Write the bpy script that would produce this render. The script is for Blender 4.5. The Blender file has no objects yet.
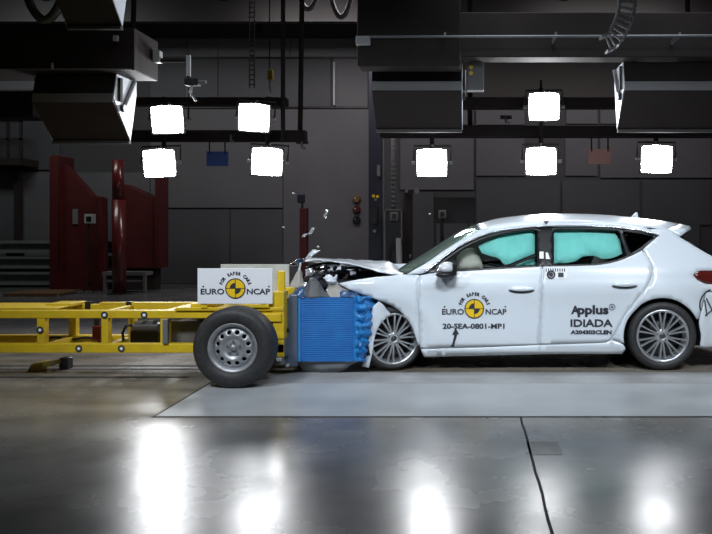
import bpy, bmesh, math, random
from mathutils import Vector, Matrix, noise
from mathutils.geometry import delaunay_2d_cdt
random.seed(7)
PI = math.pi
SC = bpy.context.scene
COL = SC.collection

# ------------------------------------------------------------------ camera, world, lights, exposure
FPX, CU, CV, CH = 728.0, 470.0, 228.0, 1.38       # focal length (px), principal point of the depth lines, eye height
cam_d = bpy.data.cameras.new('camera'); cam = bpy.data.objects.new('camera', cam_d); COL.objects.link(cam)
cam.location = (0, 0, CH); cam.rotation_euler = (PI/2, 0, 0)
cam_d.sensor_fit = 'HORIZONTAL'; cam_d.sensor_width = 36.0; cam_d.lens = FPX/712*36.0
cam_d.shift_x = (356-CU)/712; cam_d.shift_y = -(267-CV)/712
cam_d.clip_start = 0.05; cam_d.clip_end = 200
SC.camera = cam
w = bpy.data.worlds.new('hall_ambient'); SC.world = w; w.use_nodes = True
w.node_tree.nodes['Background'].inputs[0].default_value = (0.75, 0.85, 1, 1)
w.node_tree.nodes['Background'].inputs[1].default_value = 0.03
SC.view_settings.view_transform = 'Standard'; SC.view_settings.look = 'None'
SC.view_settings.gamma = 1; SC.view_settings.use_curve_mapping = False
SC.view_settings.exposure = 0.0

def area(name, loc, target, sx, sy, power, color=(1, 1, 1), spread=180):
    l = bpy.data.lights.new(name, 'AREA'); l.shape = 'RECTANGLE'; l.size = sx; l.size_y = sy
    l.energy = power; l.color = color; l.spread = math.radians(spread)
    o = bpy.data.objects.new(name, l); COL.objects.link(o); o.location = loc
    o.rotation_euler = (Vector(target)-Vector(loc)).to_track_quat('-Z', 'Y').to_euler()
    return o
COOL = (0.86, 0.93, 1.0)
# high flood banks on the camera side of the track
area('flood_bank_light', (-3.4, 3.1, 4.3), (-2.4, 7.2, 0.4), 1.3, 0.7, 34, COOL, 75)
area('flood_bank_light', (0.0, 3.1, 4.3), (0.1, 7.2, 0.5), 1.3, 0.7, 31, COOL, 75)
area('flood_bank_light', (2.9, 3.1, 4.3), (2.2, 7.2, 0.5), 1.3, 0.7, 31, COOL, 75)
# banks straight above the track
area('overhead_bank_light', (0.5, 8.0, 5.3), (0.5, 8.0, 0), 1.2, 0.5, 13, COOL, 90)
area('overhead_bank_light', (2.4, 8.0, 5.3), (2.4, 8.0, 0), 1.2, 0.5, 13, COOL, 90)
area('overhead_bank_light', (-2.6, 8.0, 5.3), (-2.6, 8.0, 0), 1.2, 0.5, 13, COOL, 90)
# area lights added under the ceiling to brighten the back of the hall
area('hall_fill_light', (-3.0, 14.0, 5.9), (-3.0, 16.5, 1.0), 3.0, 1.0, 105, (1, 0.92, 0.93))
area('hall_fill_light', (-9.0, 13.5, 5.9), (-9.0, 16.5, 1.0), 3.0, 1.0, 62, (0.95, 1, 0.97))
area('hall_fill_light', (3.0, 14.0, 5.9), (3.0, 16.5, 1.0), 3.0, 1.0, 82, (1, 0.92, 0.93))

# ------------------------------------------------------------------ helpers
def W(u, v, D):
    return Vector(((u-CU)*D/FPX, D, CH-(v-CV)*D/FPX))
def XU(u, D): return (u-CU)*D/FPX
def ZV(v, D): return CH-(v-CV)*D/FPX

MATS = {}
def mat(name, c, rough=0.5, metal=0.0, c2=None, scale=6.0, bump=0.0, bscale=40.0, coat=0.0, spec=0.5, lo=0.35, hi=0.65, rvar=0.0):
    if name in MATS: return MATS[name]
    m = bpy.data.materials.new(name); m.use_nodes = True; nt = m.node_tree; b = nt.nodes['Principled BSDF']
    b.inputs['Base Color'].default_value = (*c, 1); b.inputs['Roughness'].default_value = rough
    b.inputs['Metallic'].default_value = metal; b.inputs['Coat Weight'].default_value = coat
    b.inputs['Coat Roughness'].default_value = 0.06
    b.inputs['Specular IOR Level'].default_value = spec
    tc = nt.nodes.new('ShaderNodeTexCoord')
    if c2 is not None:
        n = nt.nodes.new('ShaderNodeTexNoise'); n.inputs['Scale'].default_value = scale; n.inputs['Detail'].default_value = 6
        r = nt.nodes.new('ShaderNodeValToRGB'); r.color_ramp.elements[0].position = lo; r.color_ramp.elements[1].position = hi
        r.color_ramp.elements[0].color = (*c, 1); r.color_ramp.elements[1].color = (*c2, 1)
        nt.links.new(tc.outputs['Object'], n.inputs['Vector']); nt.links.new(n.outputs['Fac'], r.inputs['Fac'])
        nt.links.new(r.outputs['Color'], b.inputs['Base Color'])
        if rvar:
            mr = nt.nodes.new('ShaderNodeMapRange'); mr.inputs['To Min'].default_value = rough-rvar; mr.inputs['To Max'].default_value = rough+rvar
            nt.links.new(n.outputs['Fac'], mr.inputs['Value']); nt.links.new(mr.outputs['Result'], b.inputs['Roughness'])
    if bump:
        n2 = nt.nodes.new('ShaderNodeTexNoise'); n2.inputs['Scale'].default_value = bscale; n2.inputs['Detail'].default_value = 4
        bp = nt.nodes.new('ShaderNodeBump'); bp.inputs['Strength'].default_value = bump; bp.inputs['Distance'].default_value = 0.02
        nt.links.new(tc.outputs['Object'], n2.inputs['Vector']); nt.links.new(n2.outputs['Fac'], bp.inputs['Height'])
        nt.links.new(bp.outputs['Normal'], b.inputs['Normal'])
    MATS[name] = m
    return m
def emis(name, c, s):
    m = bpy.data.materials.new(name); m.use_nodes = True; b = m.node_tree.nodes['Principled BSDF']
    b.inputs['Base Color'].default_value = (*c, 1); b.inputs['Emission Color'].default_value = (*c, 1); b.inputs['Emission Strength'].default_value = s
    MATS[name] = m; return m
def glassy(name, tint, refl=0.12, rough=0.03, haze=None):
    m = bpy.data.materials.new(name); m.use_nodes = True; nt = m.node_tree; out = nt.nodes['Material Output']
    nt.nodes.remove(nt.nodes['Principled BSDF'])
    t = nt.nodes.new('ShaderNodeBsdfTransparent'); t.inputs[0].default_value = (*tint, 1)
    g = nt.nodes.new('ShaderNodeBsdfGlossy'); g.inputs['Roughness'].default_value = rough
    f = nt.nodes.new('ShaderNodeFresnel'); f.inputs[0].default_value = 1.5
    a = nt.nodes.new('ShaderNodeMath'); a.operation = 'ADD'; a.inputs[1].default_value = refl-0.04
    x = nt.nodes.new('ShaderNodeMixShader')
    nt.links.new(f.outputs[0], a.inputs[0]); nt.links.new(a.outputs[0], x.inputs[0])
    src = t.outputs[0]
    if haze:        # diffuse colour mixed in for greenish reflections and dust
        d = nt.nodes.new('ShaderNodeBsdfDiffuse'); d.inputs[0].default_value = (*haze[0], 1); y = nt.nodes.new('ShaderNodeMixShader'); y.inputs[0].default_value = haze[1]
        nt.links.new(t.outputs[0], y.inputs[1]); nt.links.new(d.outputs[0], y.inputs[2]); src = y.outputs[0]
    nt.links.new(src, x.inputs[1]); nt.links.new(g.outputs[0], x.inputs[2]); nt.links.new(x.outputs[0], out.inputs[0])
    MATS[name] = m; return m
def cloudy(name, c, alpha):
    m = mat(name, c, 0.35); m.node_tree.nodes['Principled BSDF'].inputs['Alpha'].default_value = alpha; return m

def wloc(o):
    p = Vector((0, 0, 0))
    while o: p += o.location; o = o.parent
    return p
class MB:
    def __init__(s): s.v = []; s.f = []
    def face(s, idx): s.f.append(tuple(idx))
    def pts(s, ps): n = len(s.v); s.v += [tuple(p) for p in ps]; return n
    def hexa(s, p):   # 8 corners: bottom loop 0-3, top loop 4-7
        n = s.pts(p)
        for q in ((3, 2, 1, 0), (4, 5, 6, 7), (0, 1, 5, 4), (1, 2, 6, 5), (2, 3, 7, 6), (3, 0, 4, 7)): s.face([n+i for i in q])
        return s
    def box(s, x0, x1, y0, y1, z0, z1):
        if x0 > x1: x0, x1 = x1, x0
        if y0 > y1: y0, y1 = y1, y0
        if z0 > z1: z0, z1 = z1, z0
        return s.hexa([(x0, y0, z0), (x1, y0, z0), (x1, y1, z0), (x0, y1, z0), (x0, y0, z1), (x1, y0, z1), (x1, y1, z1), (x0, y1, z1)])
    def pbox(s, u0, v0, u1, v1, D, depth):
        return s.box(XU(u0, D), XU(u1, D), D, D+depth, ZV(v0, D), ZV(v1, D))
    def tube(s, ps, r, n=10, cap=True, closed=False):
        ps = [Vector(p) for p in ps]; rs = r if isinstance(r, (list, tuple)) else [r]*len(ps)
        base = None; prev = None; N = len(ps)
        up = None
        for i, p in enumerate(ps):
            if closed: d = ps[(i+1) % N]-ps[i-1]
            else: d = ps[min(i+1, N-1)]-ps[max(i-1, 0)]
            d.normalize()
            if up is None: up = d.orthogonal().normalized()
            else:
                up = (up-d*up.dot(d)); up = up.normalized() if up.length > 1e-6 else d.orthogonal().normalized()
            b = d.cross(up)
            st = s.pts([p+(up*math.cos(2*PI*k/n)+b*math.sin(2*PI*k/n))*rs[i] for k in range(n)])
            if base is None: base = st
            if prev is not None:
                for k in range(n): s.face((prev+k, prev+(k+1) % n, st+(k+1) % n, st+k))
            prev = st
        if closed:
            for k in range(n): s.face((prev+k, prev+(k+1) % n, base+(k+1) % n, base+k))
        elif cap:
            s.face([base+k for k in reversed(range(n))]); s.face([prev+k for k in range(n)])
        return s
    def prism(s, poly, axis, a, b):   # polygon of 2-tuples extruded between a and b along 'x','y','z'
        def P(p, t):
            return {'x': (t, p[0], p[1]), 'y': (p[0], t, p[1]), 'z': (p[0], p[1], t)}[axis]
        n = len(poly); i = s.pts([P(p, a) for p in poly]); j = s.pts([P(p, b) for p in poly])
        s.face([i+k for k in range(n)]); s.face([j+k for k in reversed(range(n))])
        for k in range(n): s.face((i+(k+1) % n, i+k, j+k, j+(k+1) % n))
        return s
    def lathe(s, prof, c, n=48, axis='y'):   # (radius, offset along the axis); open profile
        c = Vector(c); prev = None
        for r, t in prof:
            st = s.pts([c+(Vector((math.cos(2*PI*k/n)*r, t, math.sin(2*PI*k/n)*r)) if axis == 'y' else Vector((math.cos(2*PI*k/n)*r, math.sin(2*PI*k/n)*r, t))) for k in range(n)])
            if prev is not None:
                for k in range(n): s.face((prev+k, prev+(k+1) % n, st+(k+1) % n, st+k))
            prev = st
        return s
    def grid(s, rows):
        n = len(rows[0]); b = s.pts([p for r in rows for p in r])
        for i in range(len(rows)-1):
            for k in range(n-1): s.face((b+i*n+k, b+i*n+k+1, b+(i+1)*n+k+1, b+(i+1)*n+k))
        return s
    def build(s, name, m, parent=None, smooth=False, bevel=0.0, solid=0.0, fix=True, local=False, sub=0):
        me = bpy.data.meshes.new(name); me.from_pydata(s.v, [], s.f)
        if fix:
            bm = bmesh.new(); bm.from_mesh(me); bmesh.ops.recalc_face_normals(bm, faces=bm.faces); bm.to_mesh(me); bm.free()
        me.materials.append(m)
        if smooth:
            me.polygons.foreach_set('use_smooth', [True]*len(me.polygons))
        o = bpy.data.objects.new(name, me); COL.objects.link(o)
        if parent:
            o.parent = parent
            if not local: o.location = -wloc(parent)
        if solid:
            d = o.modifiers.new('solid', 'SOLIDIFY'); d.thickness = solid; d.offset = -1
        if bevel:
            d = o.modifiers.new('bevel', 'BEVEL'); d.width = bevel; d.segments = 2; d.limit_method = 'ANGLE'; d.angle_limit = 0.6
        if sub:
            d = o.modifiers.new('sub', 'SUBSURF'); d.levels = sub; d.render_levels = sub
        return o
def thing(name, label, cat, loc=(0, 0, 0), group=None):
    o = bpy.data.objects.new(name, None); COL.objects.link(o); o.location = loc; o.empty_display_size = 0.1
    return tag(o, label, cat, group)
def tag(o, label, cat, group=None, kind=None):
    o['label'] = label; o['category'] = cat
    if group: o['group'] = group
    if kind: o['kind'] = kind
    return o
def sub_empty(name, parent, loc):      # a part that itself has pieces
    o = bpy.data.objects.new(name, None); COL.objects.link(o); o.parent = parent; o.location = Vector(loc)-wloc(parent)
    o.empty_display_size = 0.1; return o
def structure(o): o['kind'] = 'structure'; return o
def copy_tree(o, parent=None):
    c = o.copy(); COL.objects.link(c); c.parent = parent
    for ch in list(o.children): copy_tree(ch, c)
    return c
def pchip(tab):
    xs = [a for a, b in tab]; ys = [b for a, b in tab]; n = len(xs)
    h = [xs[i+1]-xs[i] for i in range(n-1)]; d = [(ys[i+1]-ys[i])/h[i] for i in range(n-1)]
    m = [d[0]]+[0 if d[i-1]*d[i] <= 0 else 2*d[i-1]*d[i]/(d[i-1]+d[i]) for i in range(1, n-1)]+[d[-1]]
    def f(x):
        if x <= xs[0]: return ys[0]+m[0]*(x-xs[0])
        if x >= xs[-1]: return ys[-1]+m[-1]*(x-xs[-1])
        i = 0
        while x > xs[i+1]: i += 1
        t = (x-xs[i])/h[i]
        return (2*t**3-3*t*t+1)*ys[i]+(t**3-2*t*t+t)*h[i]*m[i]+(-2*t**3+3*t*t)*ys[i+1]+(t**3-t*t)*h[i]*m[i+1]
    return f
def smooth_path(pts, step, closed=True, corner=38):
    P = [Vector(p) for p in pts]; n = len(P); out = []
    def isc(i):
        if not closed and i in (0, n-1): return True
        a = P[i]-P[i-1]; b = P[(i+1) % n]-P[i]
        return a.length < 1e-9 or b.length < 1e-9 or math.degrees(a.angle(b)) > corner
    for i in range(n if closed else n-1):
        p1 = P[i]; p2 = P[(i+1) % n]; p0 = P[i-1]; p3 = P[(i+2) % n]; L = (p2-p1).length
        def tang(prev, cur, nxt, c):
            if c: return None
            t = (nxt-prev); return t.normalized()*L
        m1 = tang(p0, p1, p2, isc(i)) or (p2-p1); m2 = tang(p1, p2, p3, isc((i+1) % n)) or (p2-p1)
        k = max(1, int(round(L/step)))
        for j in range(k):
            t = j/k
            out.append((2*t**3-3*t*t+1)*p1+(t**3-2*t*t+t)*m1+(-2*t**3+3*t*t)*p2+(t**3-t*t)*m2)
    if not closed: out.append(P[-1])
    return out
def inside(p, poly):
    c = False; n = len(poly); x, y = p[0], p[1]
    for i in range(n):
        x1, y1 = poly[i][0], poly[i][1]; x2, y2 = poly[i-1][0], poly[i-1][1]
        if (y1 > y) != (y2 > y) and x < (x2-x1)*(y-y1)/(y2-y1)+x1: c = not c
    return c
def fill2d(loops, step):
    vs = []; es = []
    for L in loops:
        b = len(vs); vs += [Vector((p[0], p[1])) for p in L]; es += [(b+i, b+(i+1) % len(L)) for i in range(len(L))]
    if step:
        xs = [p[0] for p in loops[0]]; ys = [p[1] for p in loops[0]]
        bnd = list(vs)
        y = min(ys)+step*0.5; r = 0
        while y < max(ys):
            x = min(xs)+(0.25+0.5*(r % 2))*step
            while x < max(xs):
                q = Vector((x, y))
                if sum(inside(q, L) for L in loops) % 2 == 1 and min((q-t).length_squared for t in bnd) > (step*0.45)**2: vs.append(q)
                x += step
            y += step; r += 1
    ov, oe, of, _, _, _ = delaunay_2d_cdt(vs, es, [], 0, 1e-6)
    fs = []
    for f in of:
        cen = sum((ov[i] for i in f), Vector((0, 0)))/len(f)
        if sum(inside(cen, L) for L in loops) % 2 == 0: continue
        a = sum(ov[f[i]].x*ov[f[(i+1) % len(f)]].y-ov[f[(i+1) % len(f)]].x*ov[f[i]].y for i in range(len(f)))
        fs.append(tuple(f) if a > 0 else tuple(reversed(f)))
    return ov, fs
def text2d(s, bold=0.0):
    cu = bpy.data.curves.new('lettering', 'FONT'); cu.body = s; cu.offset = bold; cu.resolution_u = 3
    o = bpy.data.objects.new('lettering', cu); COL.objects.link(o)
    dg = bpy.context.evaluated_depsgraph_get(); me = bpy.data.meshes.new_from_object(o.evaluated_get(dg))
    v = [(p.co.x, p.co.y) for p in me.vertices]; f = [tuple(p.vertices) for p in me.polygons]
    bpy.data.objects.remove(o); bpy.data.curves.remove(cu); bpy.data.meshes.remove(me)
    return v, f
def add_text(mb, s, box, mp, bold=0.0):      # box = u0, v0(top), u1, v1(bottom)
    v, f = text2d(s, bold); x0 = min(p[0] for p in v); x1 = max(p[0] for p in v); y0 = min(p[1] for p in v); y1 = max(p[1] for p in v)
    u0, v0, u1, v1 = box
    n = mb.pts([mp(u0+(p[0]-x0)/(x1-x0)*(u1-u0), v1-(p[1]-y0)/(y1-y0)*(v1-v0)) for p in v])
    for q in f: mb.face([n+i for i in q])
def add_arc_text(mb, s, c, r, h, a0, a1, mp, wid=0.85, bold=0.05):
    k = len(s)
    for i, ch in enumerate(s):
        if ch == ' ': continue
        a = math.radians(a0+(a1-a0)*(i+0.5)/k)
        v, f = text2d(ch, bold); x0 = min(p[0] for p in v); x1 = max(p[0] for p in v); sc = h/0.73
        base = (c[0]+r*math.cos(a), c[1]-r*math.sin(a)); tx, ty = math.sin(a), math.cos(a)   # tangent (u,v-down) and outward radial
        P = []
        for p in v:
            lx = (p[0]-(x0+x1)/2)*sc*wid; ly = p[1]*sc
            P.append(mp(base[0]+tx*lx+math.cos(a)*ly, base[1]+ty*lx-math.sin(a)*ly))
        n = mb.pts(P)
        for q in f: mb.face([n+i for i in q])
def add_disc(mb, c, r, mp, r0=0.0, a0=0, a1=360, n=40):
    k = max(4, int(n*(a1-a0)/360)); A = [math.radians(a0+(a1-a0)*i/k) for i in range(k+1)]
    for i in range(k):
        q = [(r0, A[i]), (r, A[i]), (r, A[i+1]), (r0, A[i+1])]
        if r0 == 0: q = q[1:3]+[(0, 0)]
        b = mb.pts([mp(c[0]+rr*math.cos(t), c[1]-rr*math.sin(t)) for rr, t in q]); mb.face(range(b, b+len(q)))
def add_quad(mb, u0, v0, u1, v1, mp):
    b = mb.pts([mp(u0, v0), mp(u0, v1), mp(u1, v1), mp(u1, v0)]); mb.face((b, b+1, b+2, b+3))

# ------------------------------------------------------------------ materials
paint = mat('white_car_paint', (0.72, 0.78, 0.84), 0.28, coat=0.8)
paint_in = mat('dark_body_cavity', (0.012, 0.012, 0.013), 0.8)
black = mat('black_trim', (0.012, 0.012, 0.014), 0.35)
rubber = mat('tyre_rubber', (0.022, 0.022, 0.023), 0.6, c2=(0.035, 0.035, 0.036), scale=30)
alloy = mat('silver_alloy', (0.75, 0.77, 0.80), 0.28, 0.85)
steelrim = mat('grey_steel_rim', (0.33, 0.34, 0.36), 0.42, 0.55, c2=(0.42, 0.43, 0.45), scale=12)
chrome = mat('chrome', (0.8, 0.82, 0.85), 0.15, 1.0)
yellow = mat('yellow_paint', (0.72, 0.50, 0.015), 0.42, c2=(0.62, 0.42, 0.02), scale=9, bump=0.06)
blue = mat('blue_barrier', (0.004, 0.115, 0.40), 0.5, c2=(0.006, 0.15, 0.47), scale=5, spec=0.25)
bluegloss = mat('blue_foil', (0.008, 0.15, 0.48), 0.09, c2=(0.02, 0.23, 0.60), scale=9, bump=0.9, bscale=28)
plate = mat('backing_plate_metal', (0.16, 0.20, 0.27), 0.45, 0.6)
white = mat('white_board', (0.80, 0.82, 0.86), 0.5)
boardback = mat('grey_board', (0.50, 0.52, 0.50), 0.6, c2=(0.42, 0.43, 0.41), scale=8)
ink = mat('dark_print', (0.025, 0.027, 0.04), 0.6)
inky = mat('yellow_print', (0.85, 0.55, 0.01), 0.5)
inkw = mat('white_print', (0.85, 0.87, 0.9), 0.5)
teal = mat('teal_airbag', (0.30, 0.80, 0.76), 0.75, c2=(0.34, 0.86, 0.82), scale=5, bump=0.9, bscale=9)
cream = mat('cream_airbag', (0.74, 0.62, 0.56), 0.8, c2=(0.80, 0.70, 0.64), scale=4)
cloth = mat('dark_seat_cloth', (0.02, 0.019, 0.02), 0.9)
darkmetal = mat('dark_rig_metal', (0.028, 0.022, 0.022), 0.65, c2=(0.034, 0.027, 0.025), scale=3, spec=0.2)
seamgrey = mat('grey_seam', (0.16, 0.16, 0.165), 0.6)
palegrey = mat('pale_metal', (0.45, 0.46, 0.48), 0.5)
steel = mat('galvanised_steel', (0.25, 0.26, 0.28), 0.4, 0.5)
redp = mat('dark_red_paint', (0.085, 0.010, 0.010), 0.5, c2=(0.065, 0.008, 0.008), scale=3)
navy = mat('navy_column', (0.016, 0.018, 0.035), 0.5)
wood = mat('pallet_wood', (0.20, 0.11, 0.05), 0.8, c2=(0.14, 0.08, 0.04), scale=14)

# ------------------------------------------------------------------ floor
fm = bpy.data.materials.new('polished_concrete'); fm.use_nodes = True
nt = fm.node_tree; b = nt.nodes['Principled BSDF']
tc = nt.nodes.new('ShaderNodeTexCoord')
def nz(scale, detail=6, sc=(1, 1, 1)):
    mp = nt.nodes.new('ShaderNodeMapping'); mp.inputs['Scale'].default_value = sc
    n = nt.nodes.new('ShaderNodeTexNoise'); n.inputs['Scale'].default_value = scale; n.inputs['Detail'].default_value = detail
    nt.links.new(tc.outputs['Object'], mp.inputs[0]); nt.links.new(mp.outputs[0], n.inputs['Vector']); return n
def ramp(src, p0, c0, p1, c1):
    r = nt.nodes.new('ShaderNodeValToRGB'); r.color_ramp.elements[0].position = p0; r.color_ramp.elements[1].position = p1
    r.color_ramp.elements[0].color = (*c0, 1); r.color_ramp.elements[1].color = (*c1, 1); nt.links.new(src, r.inputs[0]); return r
def mixc(fac, a, bb, mode='MIX'):
    m = nt.nodes.new('ShaderNodeMix'); m.data_type = 'RGBA'; m.blend_type = mode
    if hasattr(fac, 'links'): nt.links.new(fac, m.inputs[0])
    else: m.inputs[0].default_value = fac
    nt.links.new(a, m.inputs[6]); nt.links.new(bb, m.inputs[7]); return m.outputs[2]
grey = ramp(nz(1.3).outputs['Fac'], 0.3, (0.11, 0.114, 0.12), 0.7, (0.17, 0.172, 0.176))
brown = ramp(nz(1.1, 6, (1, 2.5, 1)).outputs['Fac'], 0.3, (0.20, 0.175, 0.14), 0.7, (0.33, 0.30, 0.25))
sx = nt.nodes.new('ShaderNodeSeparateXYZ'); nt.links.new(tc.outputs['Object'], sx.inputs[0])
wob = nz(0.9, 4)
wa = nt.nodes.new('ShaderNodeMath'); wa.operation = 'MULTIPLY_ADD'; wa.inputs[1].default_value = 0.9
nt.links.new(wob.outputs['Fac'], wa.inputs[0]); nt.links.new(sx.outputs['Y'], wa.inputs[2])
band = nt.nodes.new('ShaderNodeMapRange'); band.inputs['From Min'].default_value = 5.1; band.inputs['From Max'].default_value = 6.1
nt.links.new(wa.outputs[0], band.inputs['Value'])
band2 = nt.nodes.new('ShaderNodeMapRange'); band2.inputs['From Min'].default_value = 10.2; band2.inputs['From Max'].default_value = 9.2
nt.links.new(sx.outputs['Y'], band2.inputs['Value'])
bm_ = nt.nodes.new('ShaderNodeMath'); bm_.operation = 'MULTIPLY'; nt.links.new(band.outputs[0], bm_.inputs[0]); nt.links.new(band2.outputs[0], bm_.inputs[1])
base = mixc(bm_.outputs[0], grey.outputs[0], brown.outputs[0])  # brown concrete; its fade to dark foreground grey paints in reflection and shading
stain = ramp(nz(2.2, 4, (1, 1.6, 1)).outputs['Fac'], 0.30, (0.6, 0.6, 0.6), 0.66, (1, 1, 1))
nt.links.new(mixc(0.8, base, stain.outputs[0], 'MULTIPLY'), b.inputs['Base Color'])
rr = nt.nodes.new('ShaderNodeMapRange'); rr.inputs['From Min'].default_value = 0.3; rr.inputs['From Max'].default_value = 0.7
rr.inputs['To Min'].default_value = 0.21; rr.inputs['To Max'].default_value = 0.31
nt.links.new(nz(1.7, 7).outputs['Fac'], rr.inputs['Value']); nt.links.new(rr.outputs[0], b.inputs['Roughness'])
bp = nt.nodes.new('ShaderNodeBump'); bp.inputs['Strength'].default_value = 0.05; bp.inputs['Distance'].default_value = 0.01
nt.links.new(nz(7, 5).outputs['Fac'], bp.inputs['Height']); nt.links.new(bp.outputs[0], b.inputs['Normal'])
b.inputs['Specular IOR Level'].default_value = 0.6

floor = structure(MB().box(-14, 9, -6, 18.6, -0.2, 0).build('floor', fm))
lanem = mat('pale_lane_paint', (0.36, 0.38, 0.395), 0.34, c2=(0.46, 0.48, 0.49), scale=1.6, bump=0.05, bscale=9, rvar=0.06)
XL = XU(155, 5.315)
MB().box(XL, 9, 5.33, 6.46, 0, 0.003).build('painted_lane', lanem, floor)
MB().box(XL+0.02, 9, 6.475, 6.95, 0, 0.002).build('painted_lane', mat('worn_lane_paint', (0.30, 0.30, 0.30), 0.4, c2=(0.42, 0.43, 0.44), scale=2.2), floor)
jm = mat('joint_filler', (0.018, 0.016, 0.015), 0.8)
j = MB(); j.box(XL-0.02, 9, 5.305, 5.33, 0, 0.002); j.build('floor_joint', jm, floor)
MB().box(XL-0.02, XL, 5.3, 7.0, 0, 0.002).build('floor_joint', jm, floor)
j = MB(); X0 = XU(521, 5.3)
for k in range(14):
    y0 = 5.3-k*0.17; y1 = y0-0.17; a = 0.012*noise.noise((y0*3, 0, 0)); c = 0.012*noise.noise((y1*3, 0, 0)); hw = 0.008
    n = j.pts([(X0+a-hw, y0, 0.0015), (X0+a+hw, y0, 0.0015), (X0+c+hw, y1, 0.0015), (X0+c-hw, y1, 0.0015)]); j.face((n, n+1, n+2, n+3))
j.build('floor_crack', jm, floor)
# recessed tow track
for D0, D1, m_ in ((7.08, 7.13, jm), (7.17, 7.19, steel), (7.26, 7.31, jm), (6.70, 6.76, jm)):
    MB().box(-14, XL-0.3, D0, D1, 0, 0.003).build('track_rail', m_, floor)
MB().box(XU(529, 4.5), XU(561, 4.5), 4.43, 4.7, 0, 0.0015).build('floor_patch', mat('patched_concrete', (0.075, 0.075, 0.075), 0.35, c2=(0.12, 0.118, 0.115), scale=20), floor)

# ------------------------------------------------------------------ walls, ceiling
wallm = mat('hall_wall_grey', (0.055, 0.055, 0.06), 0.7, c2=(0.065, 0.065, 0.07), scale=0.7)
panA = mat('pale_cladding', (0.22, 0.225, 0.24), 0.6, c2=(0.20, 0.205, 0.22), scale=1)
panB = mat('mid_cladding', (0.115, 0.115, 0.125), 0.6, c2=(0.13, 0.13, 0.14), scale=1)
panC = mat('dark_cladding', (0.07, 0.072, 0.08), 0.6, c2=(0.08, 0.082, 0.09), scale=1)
ceilm = mat('dark_ceiling', (0.012, 0.012, 0.013), 0.8)
wallb = structure(MB().box(-14, 9, 18.0, 18.3, 0, 6.4).build('wall_back', wallm))
structure(MB().box(-14.3, -14, -6, 18.3, 0, 6.4).build('wall_left', wallm))
structure(MB().box(9, 9.3, -6, 18.3, 0, 6.4).build('wall_right', wallm))
structure(MB().box(-14, 9, -6.3, -6, 0, 6.4).build('wall_front', wallm))
ceil = structure(MB().box(-14, 9, -6, 18.3, 6.4, 6.6).build('ceiling', ceilm))
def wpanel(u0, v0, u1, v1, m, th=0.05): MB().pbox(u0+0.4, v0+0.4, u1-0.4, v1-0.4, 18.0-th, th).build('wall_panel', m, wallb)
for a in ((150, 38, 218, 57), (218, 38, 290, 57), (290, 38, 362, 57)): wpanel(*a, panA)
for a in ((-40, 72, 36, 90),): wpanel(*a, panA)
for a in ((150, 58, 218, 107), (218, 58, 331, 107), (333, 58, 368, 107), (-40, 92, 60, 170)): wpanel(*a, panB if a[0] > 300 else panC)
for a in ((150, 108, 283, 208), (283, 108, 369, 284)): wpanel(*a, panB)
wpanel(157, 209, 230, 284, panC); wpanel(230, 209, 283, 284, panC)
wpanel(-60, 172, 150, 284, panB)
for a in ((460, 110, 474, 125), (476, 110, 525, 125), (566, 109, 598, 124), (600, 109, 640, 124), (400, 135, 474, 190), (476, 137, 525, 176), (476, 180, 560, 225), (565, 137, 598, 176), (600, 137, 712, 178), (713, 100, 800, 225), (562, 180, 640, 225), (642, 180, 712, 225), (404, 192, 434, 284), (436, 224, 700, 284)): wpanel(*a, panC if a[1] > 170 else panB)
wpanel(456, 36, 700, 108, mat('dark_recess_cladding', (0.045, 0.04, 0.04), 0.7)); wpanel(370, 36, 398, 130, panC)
for v in (57.5, 107.5):     # ledges
    MB().pbox(150, v-0.6, 369, v+0.6, 17.9, 0.1).build('wall_ledge', black, wallb)
MB().pbox(333, 62, 335, 105, 17.88, 0.06).build('wall_conduit', palegrey, wallb)
MB().pbox(186, 40, 187.5, 100, 17.9, 0.05).build('wall_conduit', seamgrey, wallb)
# roof girders
gm = mat('girder_steel', (0.014, 0.013, 0.013), 0.6)
for D in (12.5, 15.5):
    g = MB(); g.box(-14, 9, D-0.1, D+0.1, 5.75, 5.79); g.box(-14, 9, D-0.1, D+0.1, 6.32, 6.40); g.box(-14, 9, D-0.02, D+0.02, 5.79, 6.32)
    tag(g.build('roof_girder', gm), 'dark steel roof girder under the ceiling, ' + ('farther from the car' if D > 13 else 'above the floodlight bars'), 'girder')
for X in (-9.0, -5.2, -1.6, 2.0, 5.6):
    MB().box(X-0.06, X+0.06, -6, 18, 6.2, 6.4).build('ceiling_joist', gm, ceil)

# ------------------------------------------------------------------ the car
Y0, YC = 7.0, 7.9
zprof = pchip([(0.10, 0.075), (0.20, 0.035), (0.27, 0.016), (0.36, 0.012), (0.50, 0.014), (0.66, 0.010), (0.76, 0.0), (0.81, 0.004), (0.90, 0.032), (0.975, 0.054), (1.0, 0.068), (1.12, 0.134), (1.25, 0.206), (1.38, 0.279), (1.46, 0.33)])
XR, ZR = XU(662.5, 7.05), 0.336        # rear wheel hub
XF, ZF = XU(394.5, 7.05), 0.325        # front wheel hub
def inset(x, z):
    t = zprof(z)
    u7 = 470+x*104
    if u7 > 630: t += 0.16*((u7-630)/115)**2
    if u7 < 400: t += 0.10*((400-u7)/75)**2
    for cx, cz in ((XR, ZR), (XF, ZF)):
        r = math.hypot(x-cx, z-cz)
        t -= 0.022*math.exp(-((r-0.375)/0.07)**2)*(1 if z > cz-0.15 else 0.3)
    return t
def solve(u, v):
    t = 0.0
    for _ in range(14):
        D = Y0+t; x = XU(u, D); z = ZV(v, D); t = 0.5*t+0.5*inset(x, z)
    return x, z
def S(u, v, off=0.0):
    x, z = solve(u, v); return Vector((x, Y0+inset(x, z)+off, z))
def mir(p): return Vector((p[0], 2*YC-p[1], p[2]))
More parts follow.
